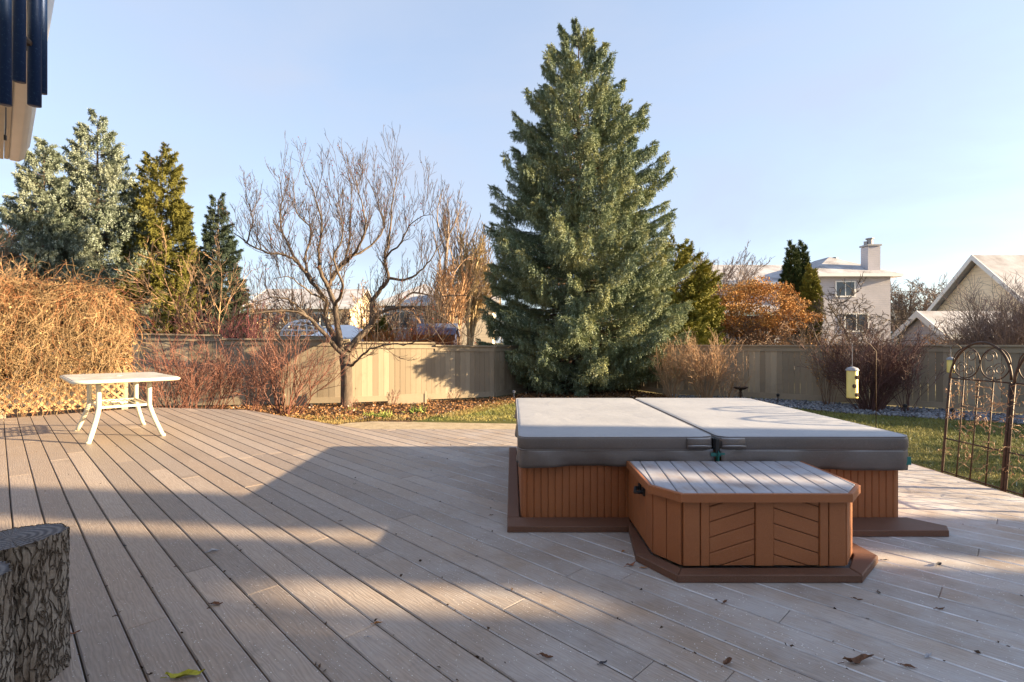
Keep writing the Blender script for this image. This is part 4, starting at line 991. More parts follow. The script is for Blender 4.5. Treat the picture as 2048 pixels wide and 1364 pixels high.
fb.inst(IV, IF, P, frames(rng.normal(size=(500, 3)), rng), np.stack([s_]*3, 1)); fo = tag(fb.build('dried_fruit', M_FRUIT, root), kind='stuff')

# ------------------------------------------------------------------ vine screen at the left
va, vb_ = Vector((-10.0, 5.85)), Vector((-6.80, 9.05)); vd = (vb_-va).normalized(); VL = (vb_-va).length; vn = Vector((vd.y, -vd.x))
ls = empty('lattice_screen', (-8.3, 7.5, 0), 'tan diagonal lattice screen showing under the golden vine', 'lattice')
mb = MB(); rect = [(0, .03), (VL, .03), (VL, 1.75), (0, 1.75)]
for sg, dep in ((1, .0), (-1, .011)):
    nn2 = (R2, -R2*sg) if sg > 0 else (R2, R2); lo_ = -3; 
    for i in range(-22, 62):
        q = clip(clip(rect, nn2, i*.105+.036), (-nn2[0], -nn2[1]), -i*.105)
        if len(q) >= 3: prism(mb, q, dep, dep+.008, 0, lambda u, v, h: (va.x+vd.x*u+vn.x*h, va.y+vd.y*u+vn.y*h, v))
mb.build('lattice', simple('tan_lattice_wood', (.40, .25, .125), .75, .35, 8), ls)
for u in (0, VL*.33, VL*.66, VL): mb = MB(); p = va+vd*u; mb.box((p.x-vn.x*.06, p.y-vn.y*.06, .85), (.09, .09, 1.9), math.atan2(vd.y, vd.x)); mb.build('post', M_FENCE, ls)
rng = np.random.default_rng(8); vr = empty('climbing_vine', (-8.3, 7.5, 0), 'thick tangle of dry golden vine hanging over the lattice screen', 'vine')
def VP(u, o, z): return np.array([va.x+vd.x*u+vn.x*o, va.y+vd.y*u+vn.y*o, z])
def vtop(u): return 2.27-.20*(u/VL)-.14*max(0, (u/VL-.93)/.07)**2+.035*math.sin(u*2.3)+.03*math.sin(u*5.1)
for part, mat, cnt in (('strands', M_VINE, 5600), ('rusty_strands', M_VINE2, 1900)):
    mb = MB(); Q = []
    for i in range(cnt):
        u = rng.uniform(-.1, VL+.02); zt = vtop(min(u, VL)); zlow = .50+.14*math.sin(u*3)
        if part == 'rusty_strands': z = zt-abs(rng.normal(0, .22)) if rng.random() < .6 else rng.uniform(.1, zt)
        else: z = zt-(zt-zlow)*rng.random()**1.35
        bulge = .16+.16*math.sin(math.pi*min(1, max(0, (z-.1)/zt)))
        o_ = rng.uniform(-.10, 1.0)*bulge if rng.random() < .7 else bulge; p = VP(u, o_, z); P = [p]
        hang = rng.random() < .6; d = nrm(rng.normal(0, 1, 3)*(.7, .7, .5)+(0, 0, -1.5 if hang else .1)); n = int(rng.integers(7, 13)); st_ = rng.uniform(.040, .080)
        for k_ in range(n):
            d = nrm(d+rng.normal(0, .34, 3)+np.array([0, 0, -.22 if hang else -.04])); p = p+d*st_; P.append(p)
        mb.tube(P, np.linspace(.0034, .0018, len(P))*rng.uniform(.6, 1.35), 3, cap=False); Q += P
    mb.build(part, mat, vr)
    if part == 'strands': VQ = Q
lb = MB(); leaves(lb, VQ, 5500, .038, rng, .03, .7, .3); lb.build('dry_leaves', M_VLEAF, vr)
lb = MB(); n = 5200; u = rng.uniform(-.1, VL+.08, n); P = np.array([VP(a, rng.uniform(-.06, .10), rng.uniform(.55, vtop(min(a, VL))-.06)) for a in u])
leaves(lb, P, n*2, .075, rng, .02, .8, .2); lb.build('inner_thatch', M_VLEAF, vr)

# ------------------------------------------------------------------ shrubs
def at(px, Y): p = W(px, 800, Y); return (p.x, p.y, G)
shrub('dogwood_shrub', 'red-stemmed dogwood thicket right of the patio table', at(392, 10.4), 1.55, 3, M_BARKR, 46, .62, .0085, (7, 3, 0), wid=.55, wob=.13)
shrub('dogwood_shrub', 'small red dogwood right behind the table top end', at(345, 9.9), 1.25, 4, M_BARKR, 24, .6, .007, (6, 3, 0), wid=.35, wob=.14)
shrub('dogwood_shrub', 'taller dark red bush rising above the fence below the olive spruce', at(425, 13.2), 2.6, 5, simple('crimson_twigs', (.16, .045, .05), .6, .4, 3, island=.4), 38, .42, .010, (8, 4, 0), wid=.7, wob=.14)
shrub('lilac_shrub', 'many-stemmed bare shrub fanning out in front of the shaded fence', at(570, 10.9), 1.75, 6, M_BARKR, 30, .75, .011, (7, 3, 0), wid=.28, wob=.14, sq=(1.15, .6))
shrub('lilac_shrub', 'thin bare shrub left of the many-stemmed shrub', at(500, 11.4), 1.5, 16, M_BARKR, 20, .6, .008, (6, 3, 0), wid=.25, wob=.15)
shrub('tan_shrub', 'bushy tan twiggy shrub in front of the fence, largest of its row', at(1412, 13.6), 1.62, 7, M_BARKT, 46, .55, .010, (7, 4, 0), wid=.20, wob=.10)
shrub('tan_shrub', 'smaller tan shrub between the spruce and the bushy tan one', at(1345, 14.0), 1.50, 8, M_BARKT, 26, .48, .008, (7, 4, 0), wid=.16, wob=.10)
shrub('tan_shrub', 'thin low tan shrub by the bird bath', at(1455, 13.3), 1.1, 9, M_BARKT, 14, .85, .006, (5, 3, 0), wid=.12, wob=.12)
shrub('burgundy_shrub', 'wide burgundy bush fanning out in front of the right fence', at(1742, 11.6), 1.75, 10, M_BARKP, 85, .78, .010, (8, 5, 0), wid=.26, wob=.08, sq=(1.1, .7))
shrub('burgundy_shrub', 'sparse twiggy offshoot right of the wide burgundy bush', at(1815, 11.3), 1.4, 11, M_BARKP, 14, .7, .007, (6, 3, 0), wid=.15, wob=.12)
shrub('rusty_shrub', 'short rusty-leaved shrub against the fence left of the yellow feeder', at(1655, 12.6), 1.55, 12, M_BARKB, 16, .3, .007, (6, 3, 0), wid=.15, leaf=(380, .045, M_ORL))
for px, Y, h_, lab in ((785, 12.4, .4, 'pair of dead stalks beside the low board box'), (700, 10.9, .35, 'dry stalk tuft left of the tree trunk'), (905, 13.4, .3, 'dead stalks at the foot of the dappled fence')):
    shrub('dead_stalks', lab, at(px, Y), h_, px, M_BARKR, 9, .4, .005, (3, 1, 0), wid=.12, cat='plant')

# ------------------------------------------------------------------ bird bath, feeders, lights
p = at(1481, 12.9); bb = empty('bird_bath', p, 'small dark bird bath on a thin stem before the right fence', 'bird bath')
mb = MB(); mb.lathe([(0, .36), (.10, .365), (.17, .41), (.185, .43), (.175, .43), (.10, .385), (0, .38)], (p[0], p[1], G), 20); mb.build('bowl', M_IRON, bb, True)
mb = MB(); mb.lathe([(.12, 0), (.10, .02), (.03, .05), (.022, .15), (.03, .2), (.02, .3), (.04, .36)], (p[0], p[1], G), 12)
for s_ in (-1, 1): mb.tube([(p[0]+s_*.03, p[1], G+.3), (p[0]+s_*.07, p[1], G+.15), (p[0]+s_*.05, p[1], G)], .008, 5)
mb.build('stem', M_IRON, bb, True)
def feeder(px0, px1, pyt, pyb, Y, label, pole, lab2, ports=3):
    a, b = W(px0, pyt, Y), W(px1, pyb, Y); cx = (a.x+b.x)/2; w_ = (b.x-a.x); h = a.z-b.z
    r = empty('bird_feeder', (cx, Y, b.z), label, 'bird feeder', 'yellow tube bird feeders')
    mb = MB(); mb.lathe([(0, 0), (w_*.47, 0), (w_*.5, .01), (w_*.48, .02), (w_*.48, h-.03), (w_*.44, h-.02), (0, h-.02)], (cx, Y, b.z), 18); mb.build('tube', M_FEED, r, True)
    mb = MB(); mb.lathe([(w_*.56, h-.035), (w_*.58, h-.03), (w_*.45, h), (w_*.1, h+.02), (0, h+.02)], (cx, Y, b.z), 18); mb.tube([(cx, Y, b.z+h+.02), (cx, Y, pole[2]-.0)], .0035, 5); mb.build('cap', M_FEEDT, r)
    for i in range(ports):
        z = b.z+h*(.12+.29*i)
        mb = MB(); mb.lathe([(.0, 0), (w_*.2, 0), (w_*.2, .008), (0, .01)], (0, 0, 0), 10); o = mb.build('feeding_port', M_IRON, r); o.data.transform(Matrix.Translation((0, 0, 0))); o.data.transform(Matrix(o.parent.matrix_basis)) if False else None
        o.data.clear_geometry() if False else None
        V = np.array([v.co[:] for v in o.data.vertices])+np.array([cx, Y, b.z]); V = V-np.array([cx, Y, b.z]); Vn = np.stack([V[:, 0]+cx, V[:, 2]*-1+V[:, 1]*0, V[:, 1]], 1)
        for j_, v in enumerate(o.data.vertices): lx, ly, lz = V[j_]+np.array([cx, Y, b.z]); v.co = (lx+w_*.12*(-1)**i, -w_*.47-lz, ly+z-b.z)
    q = empty('shepherd_hook', (pole[0], pole[1], G), lab2, 'hook')
    mb = MB(); top = pole[2]; dx = cx-pole[0]
    mb.tube([(pole[0], pole[1], G), (pole[0], pole[1], top-.1)]+[(pole[0]+dx*t, pole[1]+(Y-pole[1])*t, top-.1+.13*math.sin(math.pi*t*.9)+.03*t) for t in (.1, .25, .5, .75, .9, 1)], .006, 6); mb.build('pole', M_IRON, q, True)
pl = W(1752, 700, 7.0)
feeder(1694, 1715, 736, 796, 7.0, 'larger yellow tube bird feeder hanging in front of the burgundy bush', (pl.x, 7.0, 1.12), 'thin iron hook pole holding the larger yellow feeder')
pl = W(1928, 700, 9.0)
feeder(1895, 1908, 716, 745, 9.0, 'smaller yellow bird feeder half hidden behind the trellis arch', (pl.x, 9.0, 1.06), 'iron hook pole behind the trellis holding the smaller feeder', 2)
for i, (px, Y, lab) in enumerate(((1556, 13.1, 'short black garden light left of the burgundy bush'), (1810, 10.9, 'short black garden light right of the burgundy bush'), (1028, 14.0, 'small pale plant stake near the foot of the big spruce'), (1905, 10.2, 'black garden light behind the left trellis post'))):
    p = at(px, Y); mb = MB(); mb.lathe([(.012, 0), (.012, .16), (.035, .17), (.04, .21), (.045, .22), (0, .25)], p, 10); o = mb.build('garden_light', M_FEEDT if i == 2 else M_BLACK); tag(o, lab, 'garden light')
# ------------------------------------------------------------------ trees beyond the fence
cz = lambda px, Y: (W(px, 0, Y).x, Y, G)
BK = dict(nb=230, lat=16, per=6)
conifer('blue_spruce', 'broad pale blue spruce above the vine, taller of the frosted pair', 'tree', cz(195, 21), 10.75, 3.1, 31, (M_SPRB, M_SBARK), nb=330, lat=30, per=8, tl=.16, tw=.038, hang=.35, up0=.12, jit=.10, prof=lambda h: (1-h)**.72*.98)
conifer('blue_spruce', 'shorter frosted blue spruce at the far left behind the vine', 'tree', cz(88, 19.5), 9.3, 2.6, 32, (M_SPRB, M_SBARK), nb=280, lat=28, per=8, tl=.16, tw=.038, hang=.3, up0=.12, jit=.12)
conifer('olive_spruce', 'olive green spruce between the blue spruces and the small dark spruce', 'tree', cz(322, 22), 9.95, 2.3, 33, (M_SPRO, M_SBARK), nb=300, lat=26, per=8, tl=.155, tw=.038, hang=.5, jit=.12, prof=lambda h: (1-h)**.6*.95)
conifer('dark_spruce', 'small dark spruce left of the bare fruit tree', 'tree', cz(436, 23), 8.2, 1.75, 34, (M_SPRD, M_SBARK), nb=200, lat=18, per=7, tl=.17, tw=.04, hang=.5, jit=.2, prof=lambda h: (1-h)**.8)
conifer('yellow_pine', 'yellow-green conifer peeking out right of the big spruce', 'tree', cz(1352, 23), 5.7, 2.0, 35, (M_YEL, M_SBARK), nb=200, lat=15, per=7, tl=.20, tw=.06, hang=.3, up0=.2, prof=lambda h: .45+.55*(1-h)**.5 if h < .8 else (1-h)**.5*1.3)
conifer('juniper', 'low yellow juniper mound above the fence by the grey house', 'shrub', cz(1372, 18), 1.85, 1.3, 36, (M_YEL, M_SBARK), nb=90, lat=12, per=6, tl=.16, tw=.05, hang=0, up0=.3, prof=lambda h: (1-h)**.4)
conifer('yellow_cedar', 'small yellow-green cedar behind the fruit tree fork', 'tree', cz(758, 17), 2.35, .42, 37, (M_YEL, M_SBARK), nb=70, lat=9, per=6, tl=.14, tw=.045, hang=0, up0=.9, prof=lambda h: .9 if h < .6 else (1-h)*2.2)
def cedar(name, px, Y, ptop, R, seed, label, mat=M_CED):
    z = W(px, ptop, Y).z-G
    return conifer(name, label, 'tree', cz(px, Y), z, R, seed, (mat, M_SBARK), nb=170, lat=11, per=6, tl=.19, tw=.06, hang=0, up0=1.5, tip=.6, group='columnar cedars by the right house', prof=lambda h: min(1, .75+.4*h) if h < .55 else ((1-h)/.45)**.95, jit=.08)
cedar('cedar', 1583, 27, 488, .44, 41, 'dark columnar cedar, left one of the close trio'); cedar('cedar', 1604, 27.6, 486, .42, 42, 'dark columnar cedar, taller middle one of the close trio')
cedar('cedar', 1622, 26.2, 535, .40, 43, 'yellower columnar cedar, lowest and right one of the trio', M_YEL)

FAR = dict(seg=(6, 5, 4, 3), kids=(9, 7, 6, 0), rmin=.011)
def bt(name, px, Y, ptop, seed, mat, label, **k):
    z = W(px, ptop, Y).z-G; P = dict(FAR); P.update(k.pop('P', {}))
    return bare_tree(name, label, cz(px, Y), z*k.pop('f', .80), seed, mat, P, group=k.pop('group', None), **k)
bt('rusty_tree', 35, 15, 410, 51, M_BARKT, 'tan-twigged bare tree at the left edge above the vine', f=.68, P=dict(ang=(.8, .7, .6, .6), kids=(9, 7, 5, 0), rmin=.0055), r=.03, stems=4, spread=.4)
bt('rusty_tree', -30, 17, 370, 57, M_BARKB, 'bare brown tree reaching in from the left edge', f=.66, P=dict(ang=(.8, .7, .7, .6), rmin=.006), r=.03, stems=3)
bt('bare_tree', 440, 14.5, 400, 52, M_BARKT, 'thin bare tree standing before the small dark spruce', stems=3, f=.72, spread=.3, r=.026, P=dict(ang=(.6, .6, .6, .6), rmin=.005, kids=(8, 6, 4, 0), wob=(.06, .12, .14, .2)))
up = dict(ang=(.30, .30, .30, .3), trop=(.10, .16, .16, .1), lr=(.55, .5, .5, .5), rmin=.010, kids=(12, 7, 4, 0))
bt('poplar', 882, 26, 385, 53, M_BARKG, 'tall thin bare poplar left of the big spruce', P=up, f=.82); bt('poplar', 912, 28, 420, 54, M_BARKG, 'second thin bare poplar nearer the big spruce', P=up, f=.82)
bt('poplar', 905, 22, 500, 61, M_BARKT, 'short bare poplar stems low behind the fence', P=up, f=.8, stems=4, spread=.12)
bt('golden_poplar', 935, 25, 478, 55, simple('golden_twigs', (.36, .27, .15), .75, .25, 2, island=.3), 'dense golden upright tree half hidden by the big spruce', P=dict(up, kids=(16, 10, 6, 0), rmin=.012), f=.8, stems=4, spread=.10)
bt('bare_tree', 1412, 34, 455, 56, M_BARKG, 'grey bare tree above the house roof right of the big spruce', P=dict(rmin=.011, ang=(.5, .5, .5, .5), kids=(12, 8, 6, 0), wob=(.05, .08, .12, .15)), r=.05, f=.74, stems=8, spread=.30)
bt('bare_tree', 1822, 60, 530, 58, M_BARKG, 'far bare tree just right of the chimney house', P=dict(rmin=.018, kids=(12, 9, 6, 0)), f=.75, stems=5, spread=.32)
bt('bare_tree', 1868, 58, 535, 59, M_BARKG, 'far bare tree left of the cream gable', P=dict(rmin=.018, kids=(12, 9, 6, 0)), f=.75, stems=6, spread=.32)
bt('orchard_tree', 1715, 17.5, 560, 60, M_BARK, 'gnarled bare orchard tree before the grey two-storey house', P=dict(wob=(.16, .24, .26, .22), ang=(1.0, .9, .8, .7), kids=(9, 7, 5, 0), trop=(.02, .02, .03, .05), rmin=.008, lr=(.62, .55, .5, .5)), f=.85, stems=4, spread=.75, r=.05)
bt('orchard_tree', 1650, 18.5, 570, 62, M_BARK, 'crooked bare orchard tree left of the gnarled one', P=dict(wob=(.16, .24, .26, .22), ang=(1.0, .9, .8, .7), kids=(7, 6, 4, 0), trop=(.02, .02, .03, .05), rmin=.008), f=.85, stems=3, spread=.6, r=.045)
# orange-leaved tree
bt('orange_tree', 1500, 24, 548, 63, M_BARKB, 'broad tree still holding orange-brown leaves before the houses', P=dict(ang=(1.15, .9, .7, .6), kids=(11, 8, 5, 0), trop=(.0, -.01, .02, .0), lr=(.75, .55, .5, .5), rmin=.010), f=.62, stems=8, spread=.62, r=.06)
obr = [o for o in D.objects if o.name == 'orange_tree'][0]
rng = np.random.default_rng(77); lp = []
for i in range(84):
    v = nrm(rng.normal(size=3)); cxy = W(1507, 624, 24); rr_ = rng.uniform(.55, 1.0); c3 = np.array([cxy.x+v[0]*2.75*rr_, 24+v[1]*1.9*rr_, cxy.z+(v[2]*1.35+.12)*rr_-(abs(v[0])*rr_)**2*.35])
    n_ = 300; q = rng.normal(size=(n_, 3)); q /= np.linalg.norm(q, axis=1, keepdims=True); lp.append(c3+q*np.array([.58, .5, .26])*rng.uniform(.3, 1, (n_, 1))**.5)
lp = np.concatenate(lp); mb = MB(); Dv = rng.normal(0, 1, (len(lp), 3))+np.array([0, 0, .4]); s_ = .085*rng.uniform(.6, 1.3, len(lp)); mb.inst(LEAF[0], LEAF[1], lp, frames(Dv, rng), np.stack([s_*.6, s_, s_], 1)); mb.build('crown', M_ORL, obr)
shrub('grey_bush', 'large dense grey-brown bush rising behind the fence at the right edge', cz(2035, 13.5), 2.75, 64, simple('grey_plum_twigs', (.20, .155, .15), .75, .35, 2, island=.35), 130, .48, .013, (10, 6, 0), wid=.55)
shrub('grey_bush', 'low grey bush left of the large grey-brown bush', cz(1975, 14.5), 2.05, 65, M_BARKG, 60, .5, .011, (8, 5, 0), wid=.35)
shrub('orange_hedge', 'bright orange-red twig hedge above the fence behind the fruit tree', cz(830, 16.5), 1.85, 66, M_REDL, 170, .35, .010, (8, 4, 0), wid=.95, sq=(1.5, .5))
shrub('orange_shrub', 'low orange-leaved shrub above the fence below the cream gable', cz(1895, 16), 1.72, 67, M_BARKB, 50, .5, .009, (6, 4, 0), wid=.6, leaf=(1500, .055, M_ORL))
shrub('orange_shrub', 'orange-leaved shrub at the fence top right of the yellow juniper', cz(1600, 20), 1.9, 68, M_BARKB, 60, .5, .010, (6, 4, 0), wid=.8, leaf=(1100, .06, M_ORL))
for i, (px, Y, pt_, s_, lab) in enumerate(((520, 20, 560, 71, 'pinkish bare tree behind the left of the fruit tree'), (585, 26, 540, 72, 'taller pinkish bare tree behind the fruit tree trunk'), (655, 22, 560, 73, 'tan bare tree behind the snowy hoop frame'), (725, 28, 545, 74, 'bare tree behind the fork of the fruit tree'), (800, 24, 575, 75, 'bare tree behind the right limbs of the fruit tree'), (870, 30, 545, 76, 'bare tree left of the poplars'), (480, 30, 545, 77, 'bare tree between the dark spruce and the fruit tree'))):
    bt('bare_tree', px, Y, pt_, s_, (M_BARKT, M_BARKG, M_BARKB)[i % 3], lab, P=dict(rmin=.011, kids=(9, 7, 5, 0), ang=(.7, .7, .6, .6)), f=.72, stems=3, spread=.35, group='bare trees beyond the left fence')
# far wood along the horizon
mb = MB(); rng = np.random.default_rng(5)
Qf = dict(seg=(4, 3, 2), wob=(.1, .16, .2), trop=(.06, .06, .04), kids=(9, 6, 0), t0=(.25, .2, 0), ang=(.5, .55, .6), lr=(.45, .5, .5), lev=2, rmin=.05, rr=.6)
for i in range(190):
    Y = rng.uniform(120, 190); x = rng.uniform(-1.1, 1.15)*Y; grow(mb, np.array([x, Y, G]), np.array([0, 0, 1.]), rng.uniform(5, 11), .16, 0, Qf, rng)
tag(mb.build('far_wood', simple('hazy_far_twigs', (.30, .25, .23), .9, .2, .1, island=.2)), kind='stuff')

# ------------------------------------------------------------------ houses
def house(name, label, x0, x1, y0, y1, ze, zr, kind, wm, rm, oh=.45, wins=(), fascia=M_WHITE):
    r = empty(name, ((x0+x1)/2, (y0+y1)/2, G), label, 'house')
    mb = MB()
    if kind == 'gx':      # ridge along x, gables at the x ends
        ym = (y0+y1)/2; V = [(x, y, z) for x in (x0, x1) for y, z in ((y0, G), (y1, G), (y1, ze), (ym, zr-.12), (y0, ze))]
        mb.add(V, [(0, 1, 2, 3, 4), (9, 8, 7, 6, 5), (0, 4, 9, 5), (1, 6, 7, 2), (4, 3, 8, 9), (2, 7, 8, 3)])
    else:
        mb.box(((x0+x1)/2, (y0+y1)/2, (G+ze)/2), (x1-x0, y1-y0, ze-G))
    mb.build('wall', wm, r)
    mb = MB(); th = .10
    if kind == 'gx':
        ym = (y0+y1)/2; s_ = (zr-ze)/(ym-y0); 
        P = [(y0-oh, ze-oh*s_), (ym, zr), (y1+oh, ze-oh*s_)]
        V = [(x, y, z+dz) for x in (x0-oh, x1+oh) for dz in (0, th) for y, z in P]
        mb.add(V, [(0, 1, 4, 3), (1, 2, 5, 4), (9, 10, 7, 6), (10, 11, 8, 7), (3, 4, 10, 9), (4, 5, 11, 10), (6, 7, 1, 0), (7, 8, 2, 1), (0, 3, 9, 6), (2, 8, 11, 5)])
    else:
        a, b, c, d = x0-oh, x1+oh, y0-oh, y1+oh; h_ = min(b-a, d-c)/2*.98; ym = (c+d)/2
        V = [(a, c, ze), (b, c, ze), (b, d, ze), (a, d, ze), (a, c, ze+th), (b, c, ze+th), (b, d, ze+th), (a, d, ze+th)]
        if b-a >= d-c: V += [(a+h_, ym, zr), (b-h_, ym, zr)]; Fs = [(4, 5, 9, 8), (6, 7, 8, 9), (5, 6, 9), (7, 4, 8)]
        else: xm = (a+b)/2; V += [(xm, c+h_, zr), (xm, d-h_, zr)]; Fs = [(4, 5, 8), (5, 6, 9, 8), (6, 7, 9), (7, 4, 8, 9)]
        mb.add(V, [(3, 2, 1, 0), (0, 1, 5, 4), (1, 2, 6, 5), (2, 3, 7, 6), (3, 0, 4, 7)]+Fs)
    ro = mb.build('roof', rm, r)
    mb = MB()
    if kind == 'gx':
        for x in (x0-oh-.02,):
            for (ya, za), (yb, zb) in zip(P, P[1:]): mb.bar((x, ya, za+.0), (x, yb, zb+.0), .03, .24, (1, 0, 0)) if False else mb.add([(x+dx, yy, zz+dz) for dx in (0, -.04) for yy, zz in ((ya, za), (yb, zb)) for dz in (-.14, .12)], [(0, 1, 3, 2), (4, 6, 7, 5), (0, 4, 5, 1), (2, 3, 7, 6), (0, 2, 6, 4), (1, 5, 7, 3)])
        mb.box(((x0+x1)/2, y0-oh-.03, ze-oh*s_+.0), (x1-x0+2*oh, .06, .2))
    else:
        mb.box(((x0+x1)/2, y0-oh-.04, ze+.02), (x1-x0+2*oh+.08, .06, .22)); mb.box((x1+oh+.04, (y0+y1)/2, ze+.02), (.06, y1-y0+2*oh, .22)); mb.box((x0-oh-.04, (y0+y1)/2, ze+.02), (.06, y1-y0+2*oh, .22))
    mb.build('fascia', fascia, r)
    for (wx, wz, ww, wh) in wins:
        f = MB(); t = .09
        for dx, dz, sx, sz in ((0, wh/2+t/2, ww+2*t, t), (0, -wh/2-t/2, ww+2*t, t), (-ww/2-t/2, 0, t, wh), (ww/2+t/2, 0, t, wh), (0, 0, .05, wh)): f.box((wx+dx, y0-.03, wz+dz), (sx, .08, sz))
        fo = f.build('window', M_WHITE, r); g = MB(); g.box((wx, y0-.012, wz), (ww, .04, wh)); g.build('pane', M_WIN, fo)
    return r
def X(px, Y): return (px-1024)/F*Y
def Z(py, Y): return CH-(py-HZ)/F*Y
# grey two-storey house with the chimney
Y = 38
h1 = house('two_storey_house', 'grey sided two-storey house with hip roof and tall chimney', X(1628, Y), X(1781, Y), Y, Y+7.5, Z(552, Y), Z(517, Y+3.5), 'hip', M_SIDG, M_ROOF, .5, [(X(1690, Y), Z(578, Y), 1.3, 1.0), (X(1712, Y), Z(645, Y), 1.6, 1.2)])
ch = MB(); cx = X(1769, Y-.9); ch.box((cx, Y+.55, (4.5+Z(492, Y))/2), (.92, .8, Z(492, Y)-4.5)); co_ = ch.build('chimney', M_SIDG, h1)
ch = MB(); ch.box((cx, Y+.55, Z(490, Y)+.03), (1.06, .94, .12)); ch.lathe([(.20, 0), (.20, .45), (.28, .45), (.28, .52), (0, .55)], (cx-.05, Y+.55, Z(490, Y)+.08), 12); ch.lathe([(.11, 0), (.11, .25), (.15, .27), (0, .3)], (cx-.38, Y+.55, Z(490, Y)+.08), 10); ch.build('chimney_cap', M_FEEDT, co_); D.objects[co_.name].parent = h1
ch = MB(); ch.lathe([(.3, 0), (.3, .12), (.0, .2)], (X(1668, Y+3.5), Y+3.5, Z(519, Y+3.5)), 8); ch.build('roof_vent', M_BLACK, h1)
# lower wing with garage-like roof to the left
Y = 40
house('bungalow', 'bungalow with a frosted low roof behind the orange-leaved tree', X(1452, Y), X(1622, Y), Y, Y+8, Z(562, Y), Z(532, Y+4), 'gx', M_SIDG, M_ROOF, .5)
Y = 30
h2 = house('small_house', 'low grey house with white windows seen over the fence below the orange tree', X(1392, Y), X(1600, Y), Y, Y+6, Z(630, Y), Z(600, Y+3), 'hip', M_SIDG, M_ROOF, .7, [(X(1434, Y), Z(663, Y), 1.05, 1.05), (X(1510, Y), Z(668, Y), .9, 1.35), (X(1534, Y), Z(668, Y), .8, 1.35)], simple('teal_fascia', (.30, .42, .42), .5))
# cream gable house at the right
h3 = house('gable_house', 'cream sided house with a steep gable and frosted roof at the right', 22.0, 34.0, 20.4, 28.0, Z(668, 27.2), Z(514, 24.2), 'gx', M_SIDC, M_ROOF, .35)
ch = MB(); ch.box((26.2, 24.2, Z(514, 24.2)+.12), (.7, .4, .12)); ch.build('ridge_vent', M_BLACK, h3)
Y = 19
house('garden_shed', 'small shed with a blue-frosted roof in front of the cream gable', X(1893, Y), X(1893, Y)+3.2, Y, Y+2.3, Z(668, Y), Z(627, Y+1.1), 'gx', M_SIDG, M_ROOF, .15)
# distant houses in the gap
for i, (px, w_, Y, pe, pr, lab) in enumerate(((1795, 8, 95, 664, 646, 'distant beige house with brown roof right of the chimney house'), (1836, 7, 90, 668, 655, 'distant low house beneath the far bare trees'), (1560, 8, 110, 660, 640, 'distant house behind the bungalow'), (1240, 8, 100, 655, 640, 'distant house behind the big spruce'))):
    house('distant_house', lab, X(px, Y), X(px, Y)+w_, Y, Y+7, Z(pe, Y), Z(pr, Y+3.5), 'gx', M_SIDB, M_ROOFB, .4)
# left centre: houses, hoop frame, tent
Y = 33
house('pale_house', 'pale house with a lavender frosted roof behind the right limbs of the fruit tree', X(770, Y), X(905, Y), Y, Y+7, Z(610, Y), Z(572, Y+3.5), 'hip', M_SIDG, M_ROOF, .5, [(X(800, Y), Z(640, Y), 1.2, 1.0), (X(868, Y), Z(640, Y), 1.2, 1.0)])
Y = 30
house('cream_house', 'cream house wall glimpsed between the poplars and the big spruce', X(905, Y), X(985, Y), Y, Y+6, Z(598, Y), Z(575, Y+3), 'gx', M_SIDC, M_ROOF, .4)
Y = 44
house('tan_house', 'tan house far behind the trunk of the fruit tree', X(500, Y), X(700, Y), Y, Y+8, Z(612, Y), Z(580, Y+4), 'gx', M_SIDB, M_ROOF, .4, [(X(560, Y), Z(640, Y), 1.4, 1.1), (X(640, Y), Z(640, Y), 1.4, 1.1)])
Y = 17.5
tn = empty('canopy_tent', (X(672, Y), Y, G), 'white canvas canopy top showing over the fence behind the fruit tree', 'tent')
mb = MB(); a, b, c, d = X(612, Y), X(740, Y), Y, Y+2; zt, ze = Z(650, Y+1), Z(675, Y); xm = X(655, Y)
mb.add([(a, c, ze), (b, c, ze), (b, d, ze), (a, d, ze), (xm-.2, Y+1, zt), (xm+.5, Y+1, zt), (a, c, ze-.18), (b, c, ze-.18), (b, d, ze-.18), (a, d, ze-.18)], [(0, 1, 5, 4), (1, 2, 5), (2, 3, 4, 5), (3, 0, 4), (6, 7, 1, 0), (7, 8, 2, 1), (8, 9, 3, 2), (9, 6, 0, 3)]); mb.build('canopy', M_SNOW, tn)
for x in (a+.03, b-.03):
    for y in (c+.03, d-.03): mb = MB(); mb.tube([(x, y, G), (x, y, ze)], .03, 6); mb.build('leg', M_WHITE, tn)
hp = empty('hoop_frame', (X(605, 16), 16, G), 'rounded white hoop frame over the fence left of the canvas canopy', 'hoop frame')
mb = MB(); R_ = .66; cx = X(607, 16); zc = Z(672, 16)
for i in range(9):
    th = math.pi*i/9; mb.tube([(cx+R_*math.cos(a)*math.cos(th), 16+R_*math.cos(a)*math.sin(th), zc+.50*math.sin(a)) for a in np.linspace(0, math.pi, 18)], .013, 5)
for z_, r_ in ((.0, 1), (.17, .94), (.33, .75), (.44, .46)): mb.tube([(cx+R_*r_*math.cos(a), 16+R_*r_*math.sin(a), zc+z_) for a in np.linspace(0, 2*math.pi, 26)], .012, 5)
mb.build('hoops', M_SNOW, hp, True)
mb = MB(); mb.lathe([(R_, 0), (R_, -1.2)], (cx, 16, zc), 12); mb.build('support', M_FENCE, hp)
# dark blue-roofed shelter by the orange hedge
Y = 19
house('blue_shelter', 'dark blue covered shelter behind the orange hedge', X(832, Y), X(905, Y), Y, Y+1.6, Z(672, Y), Z(652, Y+.8), 'gx', simple('dark_blue_tarp', (.04, .055, .12), .6), simple('blue_grey_tarp', (.08, .10, .17), .6), .1, fascia=M_BLACK)

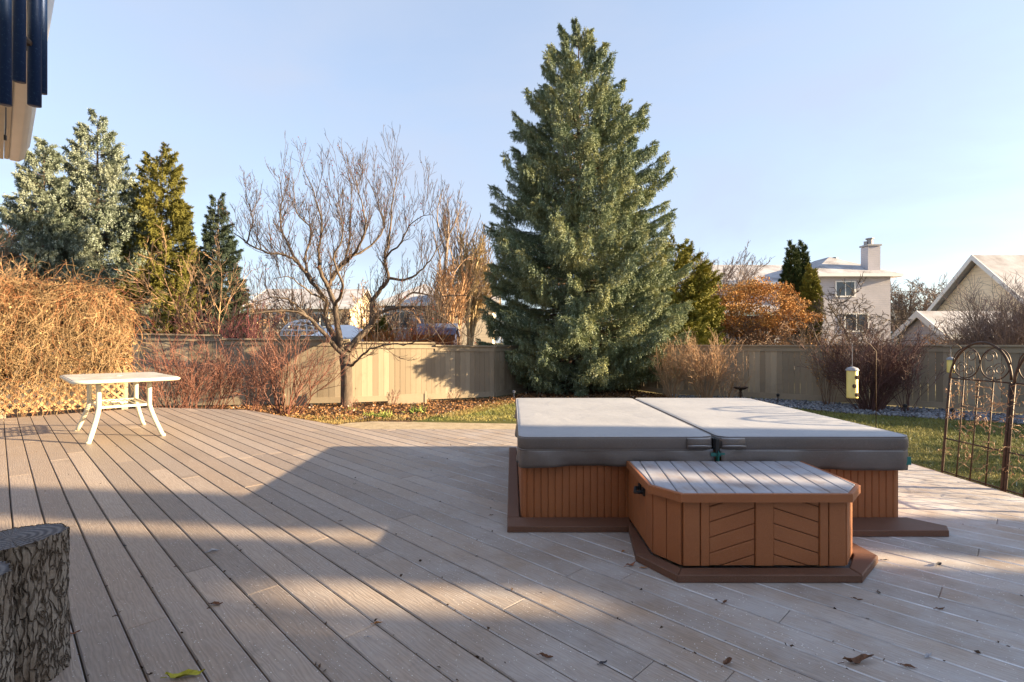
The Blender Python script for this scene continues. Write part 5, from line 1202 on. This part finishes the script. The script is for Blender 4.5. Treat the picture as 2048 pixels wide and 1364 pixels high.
# ------------------------------------------------------------------ unseen casters added right of view, shaped to lay shade and streaks on the deck
def yray(Y, Xc, X0): return Y-(Xc-X0)*math.tan(AZ)
SH = 14.0
def shade_cedar(yd, half, H, seed, label):
    """unseen columnar cedar added so its shadow on the deck is centred on the row yd (seen at X=-1)"""
    y = yray(yd, SH, -1)
    conifer('shade_cedar', label, 'tree', (SH, y, G), H, half, seed, (M_CED, M_SBARK), nb=300, lat=18, per=8, tl=.12, tw=.06, hang=0, up0=1.1, tip=.4, group='unseen cedars added to shade the deck', prof=lambda h: 1 if h < .8 else ((1-h)/.2)**.5, jit=.05)
n_ = ['nearest', 'second', 'third', 'fourth']
shade_cedar(3.44, .17, 6.5, 91, 'unseen columnar cedar added right of view to shade the deck, farthest of the row')  # added row, spaced to leave sun streaks between the shade bands
shade_cedar(2.71, .05, 6.4, 92, 'unseen columnar cedar added right of view to shade the deck, second from the far end')
shade_cedar(1.38, .16, 6.5, 93, 'unseen columnar cedar added right of view to shade the deck, nearest the added house')
conifer('shade_cedar', 'unseen short cedar added right of view to block low sun below the pine crown', 'tree', (SH, yray(2.22, SH, -1), G), 3.95, .22, 94, (M_CED, M_SBARK), nb=150, lat=12, per=8, tl=.19, tw=.075, hang=0, up0=1.1, tip=.4, group='unseen cedars added to shade the deck', prof=lambda h: 1 if h < .8 else ((1-h)/.2)**.5, jit=.05)  # added low blocker that ends the sun patch on the near deck
conifer('shade_pine', 'unseen high-crowned pine added behind the cedar row to block high sun', 'tree', (SH+1.0, yray(2.18, SH+1, -1), G), 7.4, .42, 95, (M_SPRD, M_SBARK), nb=170, lat=14, per=8, tl=.2, tw=.08, hang=.2, low=.715, prof=lambda h: 1 if h < .9 else .6, jit=.1)  # added crown, lifted to leave a sun gap under it
bare_tree('shade_tree', 'unseen bare tree added right of view to cast faint shadow stripes', (17.0, 4.9, G), 4.2, 96, M_BARK, dict(ang=(.6, .6, .6, .6), kids=(9, 7, 5, 0), rmin=.012), stems=3, spread=.35)  # added for streaky branch shadows on deck and lawn
bare_tree('shade_tree', 'second unseen bare tree added farther along to cast faint shadow stripes', (19.0, 7.4, G), 3.6, 97, M_BARK, dict(ang=(.7, .6, .6, .6), kids=(9, 7, 5, 0), rmin=.014), stems=3, spread=.35)  # second caster added for the same stripes
y1 = yray(1.18, SH, -1)
house('shade_house', 'unseen house block added right of view to shade the near deck', SH-.8, SH+8, y1-14, y1, 5.6, 7.6, 'hip', M_SIDC, M_ROOFB, .3)  # added block whose end bounds the shade on the near boards
